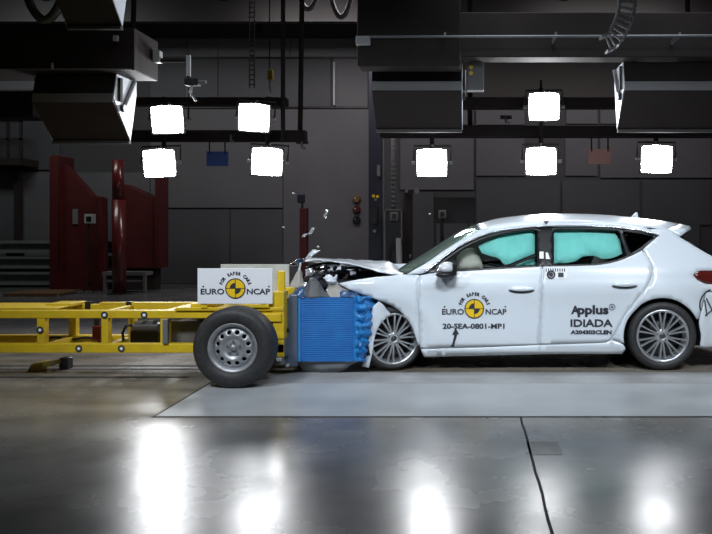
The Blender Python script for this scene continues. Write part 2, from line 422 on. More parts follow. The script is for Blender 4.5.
car = thing('hatchback_car', 'white five-door hatchback with crushed front end striking the blue barrier', 'car', (XU(540, 7.9), YC, 0))
def panel(name, out, m, parent=car, holes=(), off=0.0, step=0.042, thick=0.014, far=True, label=None, smooth=True):
    loops = []
    for L in (out,)+tuple(holes):
        dense = smooth_path([Vector((p[0], p[1], 0)) for p in L], 3.0)
        loops.append([solve(p.x, p.y) for p in dense])
    ov, fs = fill2d(loops, step)
    o = None
    for side in ((0, 1) if far else (0,)):
        mb = MB(); P = [Vector((p.x, Y0+inset(p.x, p.y)+off, p.y)) for p in ov]
        if side: P = [mir(p) for p in P]
        mb.pts(P); mb.f = [f if not side else tuple(reversed(f)) for f in fs]
        q = mb.build(name, m, parent, smooth=smooth, solid=thick, fix=False)
        if o is None: o = q
        if label: q['label'] = label
    return o
def arc(c, r, a0, a1, n=18, ry=None):
    return [(c[0]+r*math.cos(math.radians(a0+(a1-a0)*i/n)), c[1]-(ry or r)*math.sin(math.radians(a0+(a1-a0)*i/n))) for i in range(n+1)]
RA = arc((662.5, 337), 39.0, 198, -14, 26)
# flank panels (outlines traced on the side of the car)
fender_top = [(338.5, 283.4), (350, 281), (368, 278), (392, 275.6), (406, 274.4), (419.5, 275.2)]
panel('front_fender', fender_top+[(418.2, 287), (419.2, 346.8), (416.5, 340), (411.5, 326), (403, 314), (391.5, 305.5), (379, 300.5), (368.5, 296.5), (357, 292.5), (348, 289)], paint, far=False)
door_f = panel('front_door', [(420.2, 275.3), (432, 273.2), (457, 271.6), (500, 269.2), (542.1, 266.6), (541.3, 300), (538.6, 344.8), (480, 347.2), (420.3, 348.9), (419.2, 320), (419.1, 287)], paint)
door_r = panel('rear_door', [(543, 266.6), (575, 266), (600, 264.8), (617, 261.4), (631, 256), (642, 250.4), (649, 261), (652.5, 271), (650, 281), (644, 290), (633, 304), (623.5, 317), (616, 331), (611, 338.5), (605.5, 342), (575, 343.4), (539.6, 344.6), (542, 300)], paint)
panel('quarter_panel', [(642.8, 249.6), (650, 243), (659, 235.4), (651, 233), (650, 229.3), (668, 229), (679, 236.6), (696, 247), (713, 256.4), (738, 265.5), (741, 272), (700, 270.5), (692.8, 274.5), (697, 279.5), (706, 283.8), (742, 286), (742.5, 294), (706, 291), (699.5, 318)]+RA[21:0:-1]+[(612.4, 339.2), (616.9, 331.3), (624.2, 317.4), (633.6, 304.3), (644.6, 290.3), (650.7, 281.3), (653.2, 271), (649.6, 261)], paint)
panel('rear_bumper', [(706.6, 292), (742.5, 295), (743, 318), (738, 344), (704.5, 348)]+[RA[-1], RA[-3], RA[-5]]+[(700.2, 318)], paint)
panel('side_sill', [(420.8, 349.4), (480, 347.8), (538, 345.4), (575, 344.1), (606, 342.7), (612, 340.6), (623, 345), (625.5, 349), (622, 354), (560, 354), (500, 355.2), (424, 357)], paint)
panel('door_aperture', [(412.5, 277), (470, 273), (541, 268.8), (600, 266.8), (618, 263.4), (633, 257.8), (645, 251.5), (660, 262), (663, 280), (654, 293), (641, 305), (629, 318), (622.5, 333), (621.5, 351), (424, 352.5), (418.4, 341), (414.5, 326), (412.5, 300)], paint, off=0.009, thick=0.006)
# pillar and cant rail strip between windscreen / roof and side windows
rail_in = [(424, 272.6), (441, 259.6), (460, 246.2), (474, 239), (490, 233), (505, 229.8), (520, 227.9), (541, 226.4), (560, 226), (590, 226.2), (617, 227.4), (640, 230.2), (651, 233), (659, 235.4)]
rail_out = [(407, 274), (420, 266.6), (430, 260.4), (448, 248), (466, 236.8), (480, 229.8), (492, 226.2), (510, 223.6), (541, 222.2), (580, 222), (617, 223.2), (640, 225.6), (668, 229)]
panel('roof_rail', rail_in[:-1]+[(650.2, 229.6)]+rail_out[-2::-1], paint, thick=0.02)
# black window surround and glazing
gf = [(436, 270.6), (448, 260), (462, 250.2), (476, 243), (490, 237.6), (505, 233.6), (520, 231), (537, 229.6), (537, 265.4), (500, 267.4), (457, 270)]
gr = [(554, 229.4), (590, 229.4), (619, 230.6), (623, 243), (627, 256), (617, 259.6), (600, 263), (575, 264.4), (554, 265)]
gq = [(623.5, 231), (640, 233), (655, 236), (643, 246), (631.5, 253.6), (627, 243)]
panel('window_surround', rail_in+[(645, 250.5), (632, 258), (618, 263.6), (600, 267), (575, 268.2), (541.8, 269), (500, 271.6), (457, 274), (430, 274.5)], black, holes=(gf, gr, gq), off=0.018, step=0.05)
sideglass = glassy('side_glass', (0.80, 0.88, 0.86), 0.06)
def grow(L, k):
    cx = sum(p[0] for p in L)/len(L); cy = sum(p[1] for p in L)/len(L)
    return [(p[0]+(1 if p[0] > cx else -1)*k, p[1]+(1 if p[1] > cy else -1)*k) for p in L]
for nm, L in (('front_side_window', gf), ('rear_side_window', gr), ('quarter_window', gq)):
    panel(nm, grow(L, 0.8), sideglass if nm != 'quarter_window' else glassy('dark_glass', (0.10, 0.11, 0.11), 0.08), off=0.024, thick=0.0)
# chrome line along the roof side
m1 = MB(); m1.tube([S(u, v, -0.004) for u, v in smooth_path([Vector((a, b_, 0)) for a, b_ in rail_in], 6, False) for u, v in ((u, v),)] if False else [S(p.x, p.y, -0.003) for p in smooth_path([Vector((a, b_, 0)) for a, b_ in rail_in], 6, False)], 0.006, 6)
m1.build('window_trim', chrome, car, True)
# roof: near rail edge -> crown -> far rail edge
def loft(name, near, centre, m, n=14, pw=2.1, parent=car, solid=0.015, samples=26, halfonly=False, fn=None):
    A = smooth_path(near, 1e9, False); B = smooth_path(centre, 1e9, False)
    def resample(P, k):
        L = [0]
        for i in range(1, len(P)): L.append(L[-1]+(P[i]-P[i-1]).length)
        out = []
        for j in range(k):
            t = L[-1]*j/(k-1); i = 1
            while i < len(L)-1 and L[i] < t: i += 1
            f = (t-L[i-1])/max(1e-9, L[i]-L[i-1]); out.append(P[i-1].lerp(P[i], min(1, f)))
        return out
    A = resample(smooth_path(near, 0.03, False), samples); B = resample(smooth_path(centre, 0.03, False), samples)
    rows = []
    for i in range(samples):
        row = []
        for k in range(2*n+1):
            w_ = k/n; side = w_ > 1
            ww = w_ if not side else 2-w_
            e = 1-(1-ww)**pw
            p = Vector((A[i].x+(B[i].x-A[i].x)*e, A[i].y+(B[i].y-A[i].y)*ww, A[i].z+(B[i].z-A[i].z)*e))
            if fn: p = fn(p, i/(samples-1), (ww if not side else 2-ww))
            if side: p = mir(p)
            row.append(p)
        rows.append(row)
    return MB().grid(rows).build(name, m, parent, smooth=True, solid=solid)
def C(u, v): return W(u, v, YC)
roof_near = [S(u, v, 0.002) for u, v in rail_out[5:]]
roof_mid = [C(476, 224.5), C(490, 220.2), C(505, 217.3), C(541, 213.9), C(575, 213.7), C(600, 214.5), C(635, 217.6), C(662, 220.8), C(676, 223.4)]
loft('roof', roof_near, roof_mid, paint)
# spoiler
sp = []
for p, q in ((S(668, 229), C(676, 223.4)), (S(683, 228.8), C(686, 225.6)), (S(686.5, 231.5), C(687, 228.4)), (S(678.6, 236.2), C(680, 231.4))): sp.append((p, q))
rows = []
for p, q in sp:
    row = []
    for k in range(25):
        w_ = k/12; ww = w_ if w_ <= 1 else 2-w_; e = 1-(1-ww)**2.1
        r = Vector((p.x+(q.x-p.x)*e, p.y+(q.y-p.y)*ww, p.z+(q.z-p.z)*e)); row.append(mir(r) if w_ > 1 else r)
    rows.append(row)
MB().grid(rows).build('roof_spoiler', paint, car, True, solid=0.01)
panel('spoiler_cheek', [(667.5, 228.9), (684, 229), (686.6, 231.6), (679, 237)], paint)
# windscreen
ws_near = [S(u, v, 0.004) for u, v in ((407, 273.2), (420, 266), (430, 259.8), (448, 247.4), (466, 236.3), (480, 229.6))]
ws_mid = [C(399, 268.6), C(415, 258.3), (C(430, 249.4)), C(445, 239.6), C(460, 230.4), C(476, 224.6)]
wsg = glassy('windscreen_glass_clear', (0.28, 0.40, 0.34), 0.10, haze=((0.30, 0.42, 0.35), 0.35))
loft('windscreen', ws_near, ws_mid, wsg, solid=0)
# dark cowl and dashboard underneath the windscreen, headliner
loft('cowl', [S(400, 275.5, 0.02), S(409, 274.2, 0.03)], [C(393, 270.5), C(401, 268.2)], black, samples=4)
loft('headliner', [S(482, 233.5, 0.05), S(541, 227.5, 0.05), S(600, 227.5, 0.05), S(648, 232, 0.05)], [C(480, 229.5), C(541, 220), C(600, 219.5), C(650, 224)], mat('grey_headliner', (0.05, 0.05, 0.052), 0.9), samples=12)
# tailgate, back glass, bumper rear
def rear(name, near, bow, m):
    rows = []
    for u, v in near:
        p = S(u, v, 0.0); row = []
        for k in range(17):
            ww = k/8 if k <= 8 else 2-k/8; e = 1-(1-ww)**2
            r = Vector((p.x+bow*e, p.y+(YC-p.y)*ww, p.z)); row.append(mir(r) if k > 8 else r)
        rows.append(row)
    return MB().grid(rows).build(name, m, car, True, solid=0.012)
rear('back_window', [(680, 235.4), (696, 245.6), (713, 255.2)], 0.06, glassy('back_glass', (0.05, 0.05, 0.05), 0.10))
rear('tailgate', [(713, 255.6), (738, 265), (741.5, 272), (742.5, 294)], 0.10, paint)
rear('rear_bumper_face', [(742.5, 295), (743, 318), (738, 344)], 0.10, paint)
panel('tail_light', [(693.2, 274.4), (700, 271.2), (741, 272.8), (742, 285.4), (706, 283.2), (697.4, 279)], mat('red_tail_light', (0.10, 0.012, 0.010), 0.15, coat=1.0), off=-0.004, label='dark red tail light')
# inner cavity, floor pan
core = MB(); core.box(XU(423, 7), XU(742, 7)-0.10, 7.32, 8.48, 0.20, 0.90)
core.box(XU(426, 7), XU(618, 7), 7.075, 7.32, 0.22, 0.93); core.box(XU(426, 7), XU(618, 7), 8.48, 8.725, 0.22, 0.93)
core.box(XU(383, 7), XU(423, 7), 7.42, 8.5, 0.20, 0.84)
core.box(XU(700, 7), XU(735, 7), 7.24, 7.33, 0.26, 0.85)
core.build('body_core', paint_in, car)
# wheel liners
for cx, cz, dy in ((XR, ZR, 0), (XF, ZF, 0)):
    for s_ in (0, 1):
        L = MB(); rows = []
        for t in (0.02, 0.34):
            row = [Vector((cx+0.385*math.cos(math.radians(a)), 7.0+0.04+t, cz+0.385*math.sin(math.radians(a)))) for a in range(-10, 191, 10)]
            rows.append([mir(p) if s_ else p for p in row])
        if cx == XF and s_ == 0: continue
        L.grid(rows).build('wheel_liner', paint_in, car, True)
# wheels
def alloy_wheel(parent, r=0.334, rr=0.252):
    e = bpy.data.objects.new('road_wheel', None); COL.objects.link(e); e.parent = parent
    tp = [(rr-0.005, 0.02), (rr+0.012, 0.004), (rr+0.035, -0.006), (r-0.028, 0.0), (r-0.008, 0.018), (r, 0.045), (r, 0.165), (r-0.01, 0.19), (rr+0.02, 0.205), (rr-0.01, 0.19)]
    MB().lathe(tp, (0, 0, 0), 56).build('tyre', rubber, e, True, local=True)
    rp = [(rr-0.022, 0.03), (rr-0.018, 0.012), (rr-0.004, 0.006), (rr+0.004, 0.012), (rr+0.002, 0.03), (rr-0.03, 0.05), (rr-0.035, 0.19)]
    m_ = MB().lathe(rp, (0, 0, 0), 56)
    m_.build('rim', alloy, e, True, local=True)
    h = MB()
    h.lathe([(0.029, 0.024), (0.032, 0.018), (0.055, 0.024), (0.068, 0.034), (0.07, 0.08)], (0, 0, 0), 30); h.build('hub', alloy, e, True, local=True)
    MB().lathe([(0.0001, 0.02), (0.024, 0.02), (0.03, 0.03)], (0, 0, 0), 20).build('centre_cap', mat('dark_centre_cap', (0.06, 0.06, 0.065), 0.3), e, True, local=True)
    for k in range(5):
        a = 2*PI*k/5+0.31; MB().lathe([(0.0001, 0.022), (0.009, 0.022), (0.010, 0.03)], (0.046*math.cos(a), 0, 0.046*math.sin(a)), 8).build('wheel_bolt', black, e, local=True)
    for k in range(10):
        for s_ in (-1, 1):
            a0 = math.radians(k*36+18+s_*5.0); a1 = math.radians(k*36+18+s_*7.6)
            pts = []
            for t in (0, 1):
                for i, (rad, a, y, hw) in enumerate(((0.055, a0, 0.022, 0.0074), (0.15, (a0+a1)/2, 0.020, 0.0068), (rr-0.012, a1, 0.012, 0.0085))):
                    c = Vector((math.cos(a)*rad, 0, math.sin(a)*rad)); tn = Vector((-math.sin(a), 0, math.cos(a)))
                    pts.append((c-tn*hw+Vector((0, y+t*0.035, 0)), c+tn*hw+Vector((0, y+t*0.035, 0))))
            q = MB(); n = q.pts([p for pr in pts for p in pr])
            for i in (0, 1):
                a, b2, c2, d = n+2*i, n+2*i+1, n+2*i+3, n+2*i+2
                q.face((a, b2, c2, d)); q.face((a+6, d+6, c2+6, b2+6)); q.face((a, d, d+6, a+6)); q.face((b2, b2+6, c2+6, c2))
            q.build('spoke', alloy, e, local=True)
    MB().lathe([(0.0, 0.125), (0.235, 0.125), (0.235, 0.14)], (0, 0, 0), 30).build('brake_disc', mat('brake_dark', (0.03, 0.03, 0.032), 0.45, 0.5), e, True, local=True)
    return e
def place(e, loc, parent): e.location = Vector(loc)-wloc(parent)
wr = alloy_wheel(car); place(wr, (XR, 7.025, ZR), car)
wf = alloy_wheel(car, 0.311, 0.247); place(wf, (XU(394.8, 7.04), 7.03, 0.308), car); wf.rotation_euler = (0.0, math.radians(9), math.radians(23))
for x in (XR, XF):
    q = copy_tree(wr, car); place(q, (x, 2*YC-7.03, ZR), car); q.rotation_euler = (0, 0, PI)
# door handles, mirror
def handle(parent, u, v):
    m_ = MB(); c = S(u, v, -0.022); n = []
    m_.lathe([(0.0001, -0.012), (0.7, -0.010), (0.92, -0.002), (1.0, 0.010), (0.9, 0.024)], (0, 0, 0), 24)
    m_.v = [(c.x+p[0]*0.118, c.y+p[1]+0.006*abs(p[0]), c.z+p[2]*(0.027 if p[2] > 0 else 0.022)) for p in m_.v]
    m_.build('handle', paint, parent, True)
    q = MB(); add_disc(q, (u, v+1.2), 1.0, lambda a, b_: S(u+(a-u)*13.2, v+1.2+(b_-v-1.2)*3.5, -0.0025), 0, 180, 360, 24); q.build('handle_painted_shadow', mat('handle_shadow_paint', (0.06, 0.065, 0.07), 0.5), parent)  # flat dark half-disc painted on as the shadow below the handle
handle(door_f, 521.5, 289); handle(door_r, 624.5, 284.6)
mm = MB(); c = W(447, 268.5, 6.92)
mm.lathe([(0.001, -0.11), (0.55, -0.10), (0.85, -0.05), (1.0, 0.02), (0.95, 0.09), (0.001, 0.10)], (0, 0, 0), 20)
mm.v = [(c.x+p[0]*0.088+p[1]*0.15, c.y+p[1]*0.9, c.z+p[2]*(0.066 if p[2] > 0 else 0.05)) for p in mm.v]
mir_o = mm.build('wing_mirror', mat('grey_mirror_cap', (0.62, 0.65, 0.68), 0.2, coat=0.8), car, True, label) if False else mm.build('wing_mirror', mat('grey_mirror_cap', (0.62, 0.65, 0.68), 0.2, coat=0.8), car, True)
k = MB()
k.lathe([(0.001, -0.115), (0.6, -0.105), (0.9, -0.05), (1.0, 0.02), (0.95, 0.09), (0.001, 0.10)], (0, 0, 0), 18)
k.v = [(c.x-0.012+p[0]*0.10+p[1]*0.15, c.y+0.006+p[1]*0.9, c.z-0.055+p[2]*0.038) for p in k.v]
k.build('mirror_base', black, mir_o, True)
k = MB(); k.prism([(c.x+0.055, c.z+0.05), (c.x+0.098, c.z+0.035), (c.x+0.09, c.z-0.055), (c.x+0.05, c.z-0.075)], 'y', c.y-0.06, c.y+0.10); k.build('mirror_face', black, mir_o)
k = MB(); k.tube([(c.x-0.01, c.y, c.z-0.05), (c.x-0.02, S(443, 272).y+0.02, S(443, 272).z)], 0.025, 8); k.build('mirror_stalk', black, mir_o)
# door decals
def SM(layer): return lambda u, v: S(u, v, -0.0035-0.002*layer)
def emblem(parent, cx, cy, r, e0, e1, n0, n1, top, base, arcr, arch, mpf, name='emblem'):
    d = MB(); add_disc(d, (cx, cy), r, mpf(1)); y = d.build(name, inky, parent); y['label'] = 'round yellow and black test emblem'
    q = MB(); add_disc(q, (cx, cy), r, mpf(2), r*0.9); add_disc(q, (cx, cy), r*0.55, mpf(2), 0, 90, 180); add_disc(q, (cx, cy), r*0.55, mpf(2), 0, 270, 360)
    add_quad(q, cx-r, cy-r*0.03, cx+r, cy+r*0.03, mpf(2)); add_quad(q, cx-r*0.03, cy-r, cx+r*0.03, cy+r, mpf(2)); q.build('emblem_marking', ink, y)
    t = MB(); add_text(t, 'EURO', (e0, top, e1, base), mpf(1), 0.022); t.build('lettering', ink, parent); t = MB(); add_text(t, 'NCAP', (n0, top, n1, base), mpf(1), 0.022)
    t.build('lettering', ink, parent); t = MB(); add_arc_text(t, 'FOR SAFER CARS', (cx, cy), arcr, arch, 166, 14, mpf(1))
    o_ = t.build('lettering', ink, parent); o_['label'] = 'curved lettering above the round emblem'; t = MB(); s_ = (base-top)
    for uu in (e0+s_*0.45, n1-s_*0.2):       # small marks above the first and the last letter
        add_quad(t, uu-s_*0.18, top-s_*0.42, uu+s_*0.18, top-s_*0.32, mpf(1)); add_quad(t, uu-s_*0.05, top-s_*0.55, uu+s_*0.05, top-s_*0.18, mpf(1))
    t.build('accent_mark', ink, parent)
emblem(door_f, 474.3, 308.6, 9.8, 442, 464, 485.5, 506.5, 308.8, 314.6, 13.2, 3.3, SM)
t = MB(); add_text(t, '20-SEA-0801-MP1', (442.6, 323.4, 504.5, 328.8), SM(1), 0.03); t.build('lettering', ink, door_f)
t = MB()
def tri(mb, ps, mp): n = mb.pts([mp(*p) for p in ps]); mb.face(range(n, n+len(ps)))
tri(t, [(455.5, 327.5), (452.2, 335), (459, 334)], SM(2)); tri(t, [(454.6, 334), (457.4, 334), (453.8, 346), (451.8, 345.6)], SM(2)); tri(t, [(450.5, 344.8), (455, 345.4), (454, 347), (450.8, 346.4)], SM(2))
t.build('arrow_marking', ink, door_f)
t = MB(); add_text(t, 'A', (571, 305.5, 579.5, 314), SM(1), 0.04); add_text(t, 'pplus', (577.5, 305, 608.5, 317), SM(1), 0.04)
t.build('lettering', ink, door_r); t = MB(); add_disc(t, (612, 307), 3.2, SM(1), 2.6); add_quad(t, 610.4, 306.7, 613.6, 307.3, SM(1)); add_quad(t, 611.7, 305.4, 612.3, 308.6, SM(1))
t.build('lettering', ink, door_r); t = MB(); add_text(t, 'IDIADA', (570.4, 319.2, 612.6, 326.8), SM(1), 0.03); t.build('lettering', ink, door_r); t = MB(); add_text(t, 'A204303CLEN', (570.4, 330, 611.6, 334.2), SM(1), 0.05)
t.build('lettering', ink, door_r)
t = MB(); add_quad(t, 545, 268, 567, 278.5, SM(1)); t.build('marker_sticker', inkw, door_r)
t = MB()
for i in range(9): add_quad(t, 545.6+i*2.3, 268.3, 546.6+i*2.3, 271.5, SM(2))
add_disc(t, (551, 274.6), 4.4, SM(2), 2.6); add_disc(t, (551, 274.6), 2.2, SM(2)); add_quad(t, 547, 272.4, 552, 275, SM(3)); add_quad(t, 558, 272.6, 563.5, 277.2, SM(2))
t.build('marker_print', ink, door_r)
t = MB(); add_quad(t, 539.4, 251.5, 543.6, 258.6, SM(2)); tri(t, [(545.6, 252.5), (547.8, 252.5), (550, 259), (545.8, 259)], SM(2)); t.build('pillar_sticker', inkw, car)
t = MB(); tri(t, [(543, 221), (549, 221), (546, 224.6)], SM(4)); t.build('roof_marker', ink, car)
t = MB(); add_disc(t, (716, 305), 17, SM(1), 15.6, 110, 200); 
for a, b_ in (((706, 298), (714, 314)), ((705, 316), (714, 308)), ((704.5, 300), (707, 316))):
    dx, dy = b_[0]-a[0], b_[1]-a[1]; l = math.hypot(dx, dy); nx, ny = -dy/l*0.6, dx/l*0.6
    tri(t, [(a[0]+nx, a[1]+ny), (a[0]-nx, a[1]-ny), (b_[0]-nx, b_[1]-ny), (b_[0]+nx, b_[1]+ny)], SM(1))
t.build('bumper_decal', ink, car)
k = MB(); k.prism([(XU(631, 7.9), ZV(217.6, 7.9)), (XU(638, 7.9), ZV(217.4, 7.9)), (XU(637, 7.9), ZV(212.4, 7.9)), (XU(635.5, 7.9), ZV(212.4, 7.9))], 'y', 7.88, 7.92); k.build('roof_antenna', paint, car, bevel=0.004)
# airbags and interior
def pillow(name, out, m, depth, y, parent=car, amp=0.022, seed=0.0, step=0.035, label=None):
    L = [solve(p.x, p.y) for p in smooth_path([Vector((a, b_, 0)) for a, b_ in out], 3)]
    ov, fs = fill2d([L], step); mb = MB()
    def dist(p): return min((p-Vector(q)).length for q in L)
    for s_ in (-1, 1):
        P = []
        for p in ov:
            d = min(1, dist(p)/0.09); bulge = depth*math.sqrt(max(0, 1-(1-d)**2))
            wr_ = amp*(noise.noise((p.x*11+seed, p.y*3.5, s_))*1.0+0.6*noise.noise((p.x*16, p.y*9, seed)))*d
            P.append((p.x, Y0+inset(p.x, p.y)+y+s_*bulge+wr_, p.y))
        n = mb.pts(P); mb.f += [tuple(n+i for i in (f if s_ < 0 else reversed(f))) for f in fs]
    o = mb.build(name, m, parent, True, fix=False)
    if label: o['label'] = label
    return o
pillow('curtain_airbag', [(478, 246), (490, 239.5), (505, 233.5), (522, 229.5), (536, 229), (536, 254), (522, 259.5), (508, 265.2), (504, 264.8), (499, 259), (489, 256), (482, 253.5)], teal, 0.035, 0.115, seed=1.3, amp=0.05, label='teal curtain airbag behind the front window')
pillow('curtain_airbag', [(517, 263.5), (536, 259), (536, 265), (516, 266.5)], teal, 0.02, 0.09, amp=0.0, seed=3)
pillow('curtain_airbag', [(554, 231), (575, 230.5), (600, 231.5), (616, 232), (622, 240), (624.5, 254), (614, 258.5), (603, 259), (598, 256.5), (585, 257), (576, 262), (554, 264.5)], teal, 0.035, 0.105, seed=5.1, amp=0.035, label='teal curtain airbag behind the rear window')
pillow('front_airbag', [(456, 258), (463, 251), (471, 248.5), (476, 250), (481, 258), (484, 270), (470, 272), (456, 272)], cream, 0.10, 0.30, amp=0.02, label='cream inflated driver airbag')
st = MB(); st.tube([S(489, 264.5, 0.10), S(505, 268, 0.09)], 0.012, 6); st.tube([S(536, 255.8, 0.02), S(520, 262.3, 0.022), S(508, 267.5, 0.03)], 0.012, 6); st.build('seat_belt', black, car)
def seat(x, yc, wid):
    m_ = MB(); m_.prism([(x-0.32, 0.55), (x+0.18, 0.52), (x+0.36, 1.10), (x+0.28, 1.16), (x+0.20, 1.14), (x+0.02, 0.70), (x-0.30, 0.70)], 'y', yc-wid/2, yc+wid/2)
    m_.prism([(x+0.25, 1.16), (x+0.37, 1.15), (x+0.40, 1.31), (x+0.30, 1.33)], 'y', yc-0.12, yc+0.12)
    return m_.build('seat', cloth, car, bevel=0.03)
seat(0.28, 7.5, 0.48); seat(0.28, 8.3, 0.48); seat(1.28, 7.9, 1.2)
dm = MB(); dm.prism([(-0.62, 0.86), (-0.10, 0.80), (-0.08, 0.95), (-0.25, 1.02), (-0.62, 0.96)], 'y', 7.16, 8.64); dm.build('dashboard', cloth, car, bevel=0.03)
sw = MB(); sw.tube([(-0.02+0.06*math.sin(a), 7.5+0.18*math.cos(a), 0.93+0.17*math.sin(a)) for a in [2*PI*i/24 for i in range(24)]], 0.014, 8, closed=True); sw.build('steering_wheel', black, car, True)

# ---- crushed front: hood, engine bay, bumper corner
def crinkle(p, i, w_):
    a = 0.012*noise.noise((p.x*6, p.y*3, 4.0))+0.008*noise.noise((p.x*15, p.y*7, 1.0))
    return p+Vector((0, 0, a-0.14*max(0, w_-1)))
hn = [W(305, 260.5, 7.22), W(318, 258.3, 7.20), W(329, 260, 7.17), W(343, 262.2, 7.15), W(360, 265.4, 7.14), W(372.5, 268.8, 7.13), W(384, 272.2, 7.12), W(395, 274, 7.12), W(405, 274, 7.13)]
hc = [W(307, 258.8, 7.9), W(320, 257.8, 7.9), W(330, 258.3, 7.9), (W(347, 258.7, 7.9)), W(360, 259.7, 7.9), W(375, 260.8, 7.9), W(388, 261.4, 7.9), W(393, 263.4, 7.9), W(400, 269.4, 7.9)]
loft('hood', hn, hc, paint, samples=34, fn=crinkle, pw=1.6, solid=0.01)
# torn hood tip sticking up
def sheet(name, rows, m, parent=car, amp=0.01, n=10, solid=0.004, seed=0, fr=9, label=None):
    R = []
    for i in range(len(rows)-1):
        for t in ([k/n for k in range(n)] if i < len(rows)-2 else [k/n for k in range(n+1)]):
            row = []
            A = rows[i]; B = rows[i+1]
            for j in range(len(A)-1):
                for s_ in ([k/n for k in range(n)] if j < len(A)-2 else [k/n for k in range(n+1)]):
                    p = A[j].lerp(A[j+1], s_).lerp(B[j].lerp(B[j+1], s_), t)
                    q = p*fr
                    row.append(p+Vector((noise.noise(q+Vector((seed, 0, 0))), noise.noise(q+Vector((0, seed+5, 0))), noise.noise(q+Vector((0, 0, seed+9)))))*amp)
            R.append(row)
    o = MB().grid(R).build(name, m, parent, True, solid=solid)
    if label: o['label'] = label
    return o
sheet('hood_tip', [[W(305, 259.5, 7.25), W(311, 258, 7.25)], [W(309, 253, 7.2), W(314, 254, 7.35)], [W(313, 249.4, 7.2), W(320, 250.4, 7.4)]], paint, amp=0.008, n=5)
sheet('grille_fragment', [[W(288.5, 264.5, 7.2), W(297, 260.5, 7.2), W(306, 258, 7.22)], [W(290, 267, 7.35), W(298, 264.5, 7.35), W(309, 260.5, 7.35)]], chrome, amp=0.02, n=6, fr=24)
sheet('hood_strut', [[W(299.5, 263, 7.2), W(301.5, 262.5, 7.2)], [W(297.5, 272, 7.18), W(300, 272, 7.18)]], palegrey, amp=0.004, n=4)
# engine bay
eb = MB(); eb.box(XU(303, 7.6), XU(408, 7.6), 7.95, 8.6, 0.30, 0.88); eb.box(XU(375, 7.6), XU(408, 7.6), 7.5, 7.95, 0.30, 0.88); eb.box(XU(303, 7.6), XU(375, 7.6), 7.62, 7.95, 0.77, 0.88); eb.box(XU(318, 7.3), XU(400, 7.3), 7.30, 7.62, 0.775, 0.86); eb.build('engine_block', paint_in, car, bevel=0.03)
ec = MB(); random.seed(11)
for i in range(34):
    u = random.uniform(312, 384); v0 = 266+(u-312)*0.06; D = random.uniform(7.22, 7.5); p = W(u, random.uniform(v0, v0+11), D); s_ = random.uniform(0.012, 0.032)
    r = Matrix.Rotation(random.uniform(0, 3), 3, 'Y') @ Matrix.Rotation(random.uniform(0, 3), 3, 'X')
    ec.hexa([p+r @ Vector(q)*s_ for q in ((-1, -1, -.5), (1, -1, -.5), (1, 1, -.4), (-1, 1, -.5), (-.8, -1, .5), (.9, -.7, .5), (1, 1, .5), (-1, .8, .4))])
o = ec.build('engine_fragments', mat('dull_engine_metal', (0.07, 0.07, 0.075), 0.35, 0.7, c2=(0.30, 0.30, 0.31), scale=11, lo=0.55, hi=0.62), car); o['kind'] = 'stuff'
eh = MB()
for u0, v0, u1, v1, D in ((306, 268, 340, 264, 7.45), (345, 268, 392, 275, 7.3), (312, 276, 330, 268, 7.3), (330, 272, 372, 276, 7.28)):
    a = W(u0, v0, D); b_ = W(u1, v1, D+0.1); eh.tube([a.lerp(b_, i/8)+Vector((0, 0, 0.025*math.sin(i*PI/8))) for i in range(9)], 0.014, 7)
eh.build('engine_hose', black, car, True)
sheet('headlight_fragment', [[W(323, 277, 7.12), W(329, 275, 7.1), W(336, 276.5, 7.12)], [W(325, 281, 7.05), W(331, 280, 7.02), W(336, 280, 7.1)], [W(328, 286, 7.1), W(333, 286.5, 7.1), W(338, 284.5, 7.1)]], mat('broken_lamp_plastic', (0.75, 0.8, 0.88), 0.12, coat=1), amp=0.035, n=6, fr=22)
# bumper corner torn and pressed against the front wheel
bc = [(373, 307.5), (378.8, 301.4), (382.5, 304), (386, 309), (390.6, 314.2), (385.5, 318), (378.6, 327), (374.4, 339), (372.6, 352), (369, 367.6), (362.8, 366.2), (365, 357), (368, 345.6), (370, 329)]
ov, fs = fill2d([[(p.x, p.y) for p in smooth_path([Vector((a, b_, 0)) for a, b_ in bc], 2.5)]], 3.0)
m_ = MB(); m_.pts([W(p.x, p.y, 6.93+0.10*((p.x-376)/16)**2+0.02*noise.noise((p.x*0.1, p.y*0.08, 2))) for p in ov]); m_.f = list(fs)
m_.build('bumper_corner', paint, car, True, solid=0.012)
fl = MB(); fl.grid([[W(u, v, d) for u, v in ((340, 286), (350, 291.5), (362, 296.5), (372, 300.5), (381, 305), (390, 310), (399, 318))] for d in (7.04, 7.4)]); fl.build('wheel_liner', paint_in, car, True)
# far front quarter: bumper and fender beyond the barrier
ff = MB(); rows = []
for z in (0.22, 0.4, 0.6, 0.8, 0.93):
    rows.append([Vector((XU(u, 7.9)+0.03*noise.noise((u*0.1, z*4, 0)), y, z)) for u, y in ((306, 7.92), (306, 8.15), (309, 8.4), (318, 8.6), (335, 8.70), (352, 8.74))])
ff.grid(rows).build('front_bumper', paint, car, True, solid=0.01)
fr_ = MB(); fr_.box(XU(400, 7.9)-0.28, XU(400, 7.9)+0.35, 8.70, 8.78, 0.72, 0.95); fr_.build('front_fender', paint, car)
us = MB(); us.box(XU(424, 7), XU(622, 7), 7.2, 8.6, 0.15, 0.2); us.tube([(XF+0.3, 7.5, 0.16), (XR-0.5, 7.6, 0.18)], 0.03, 8); us.build('underbody', paint_in, car)
for x in (XF, XR): MB().tube([(x, 7.12, 0.33), (x, 8.68, 0.33)], 0.04, 10).build('axle', paint_in, car, True)

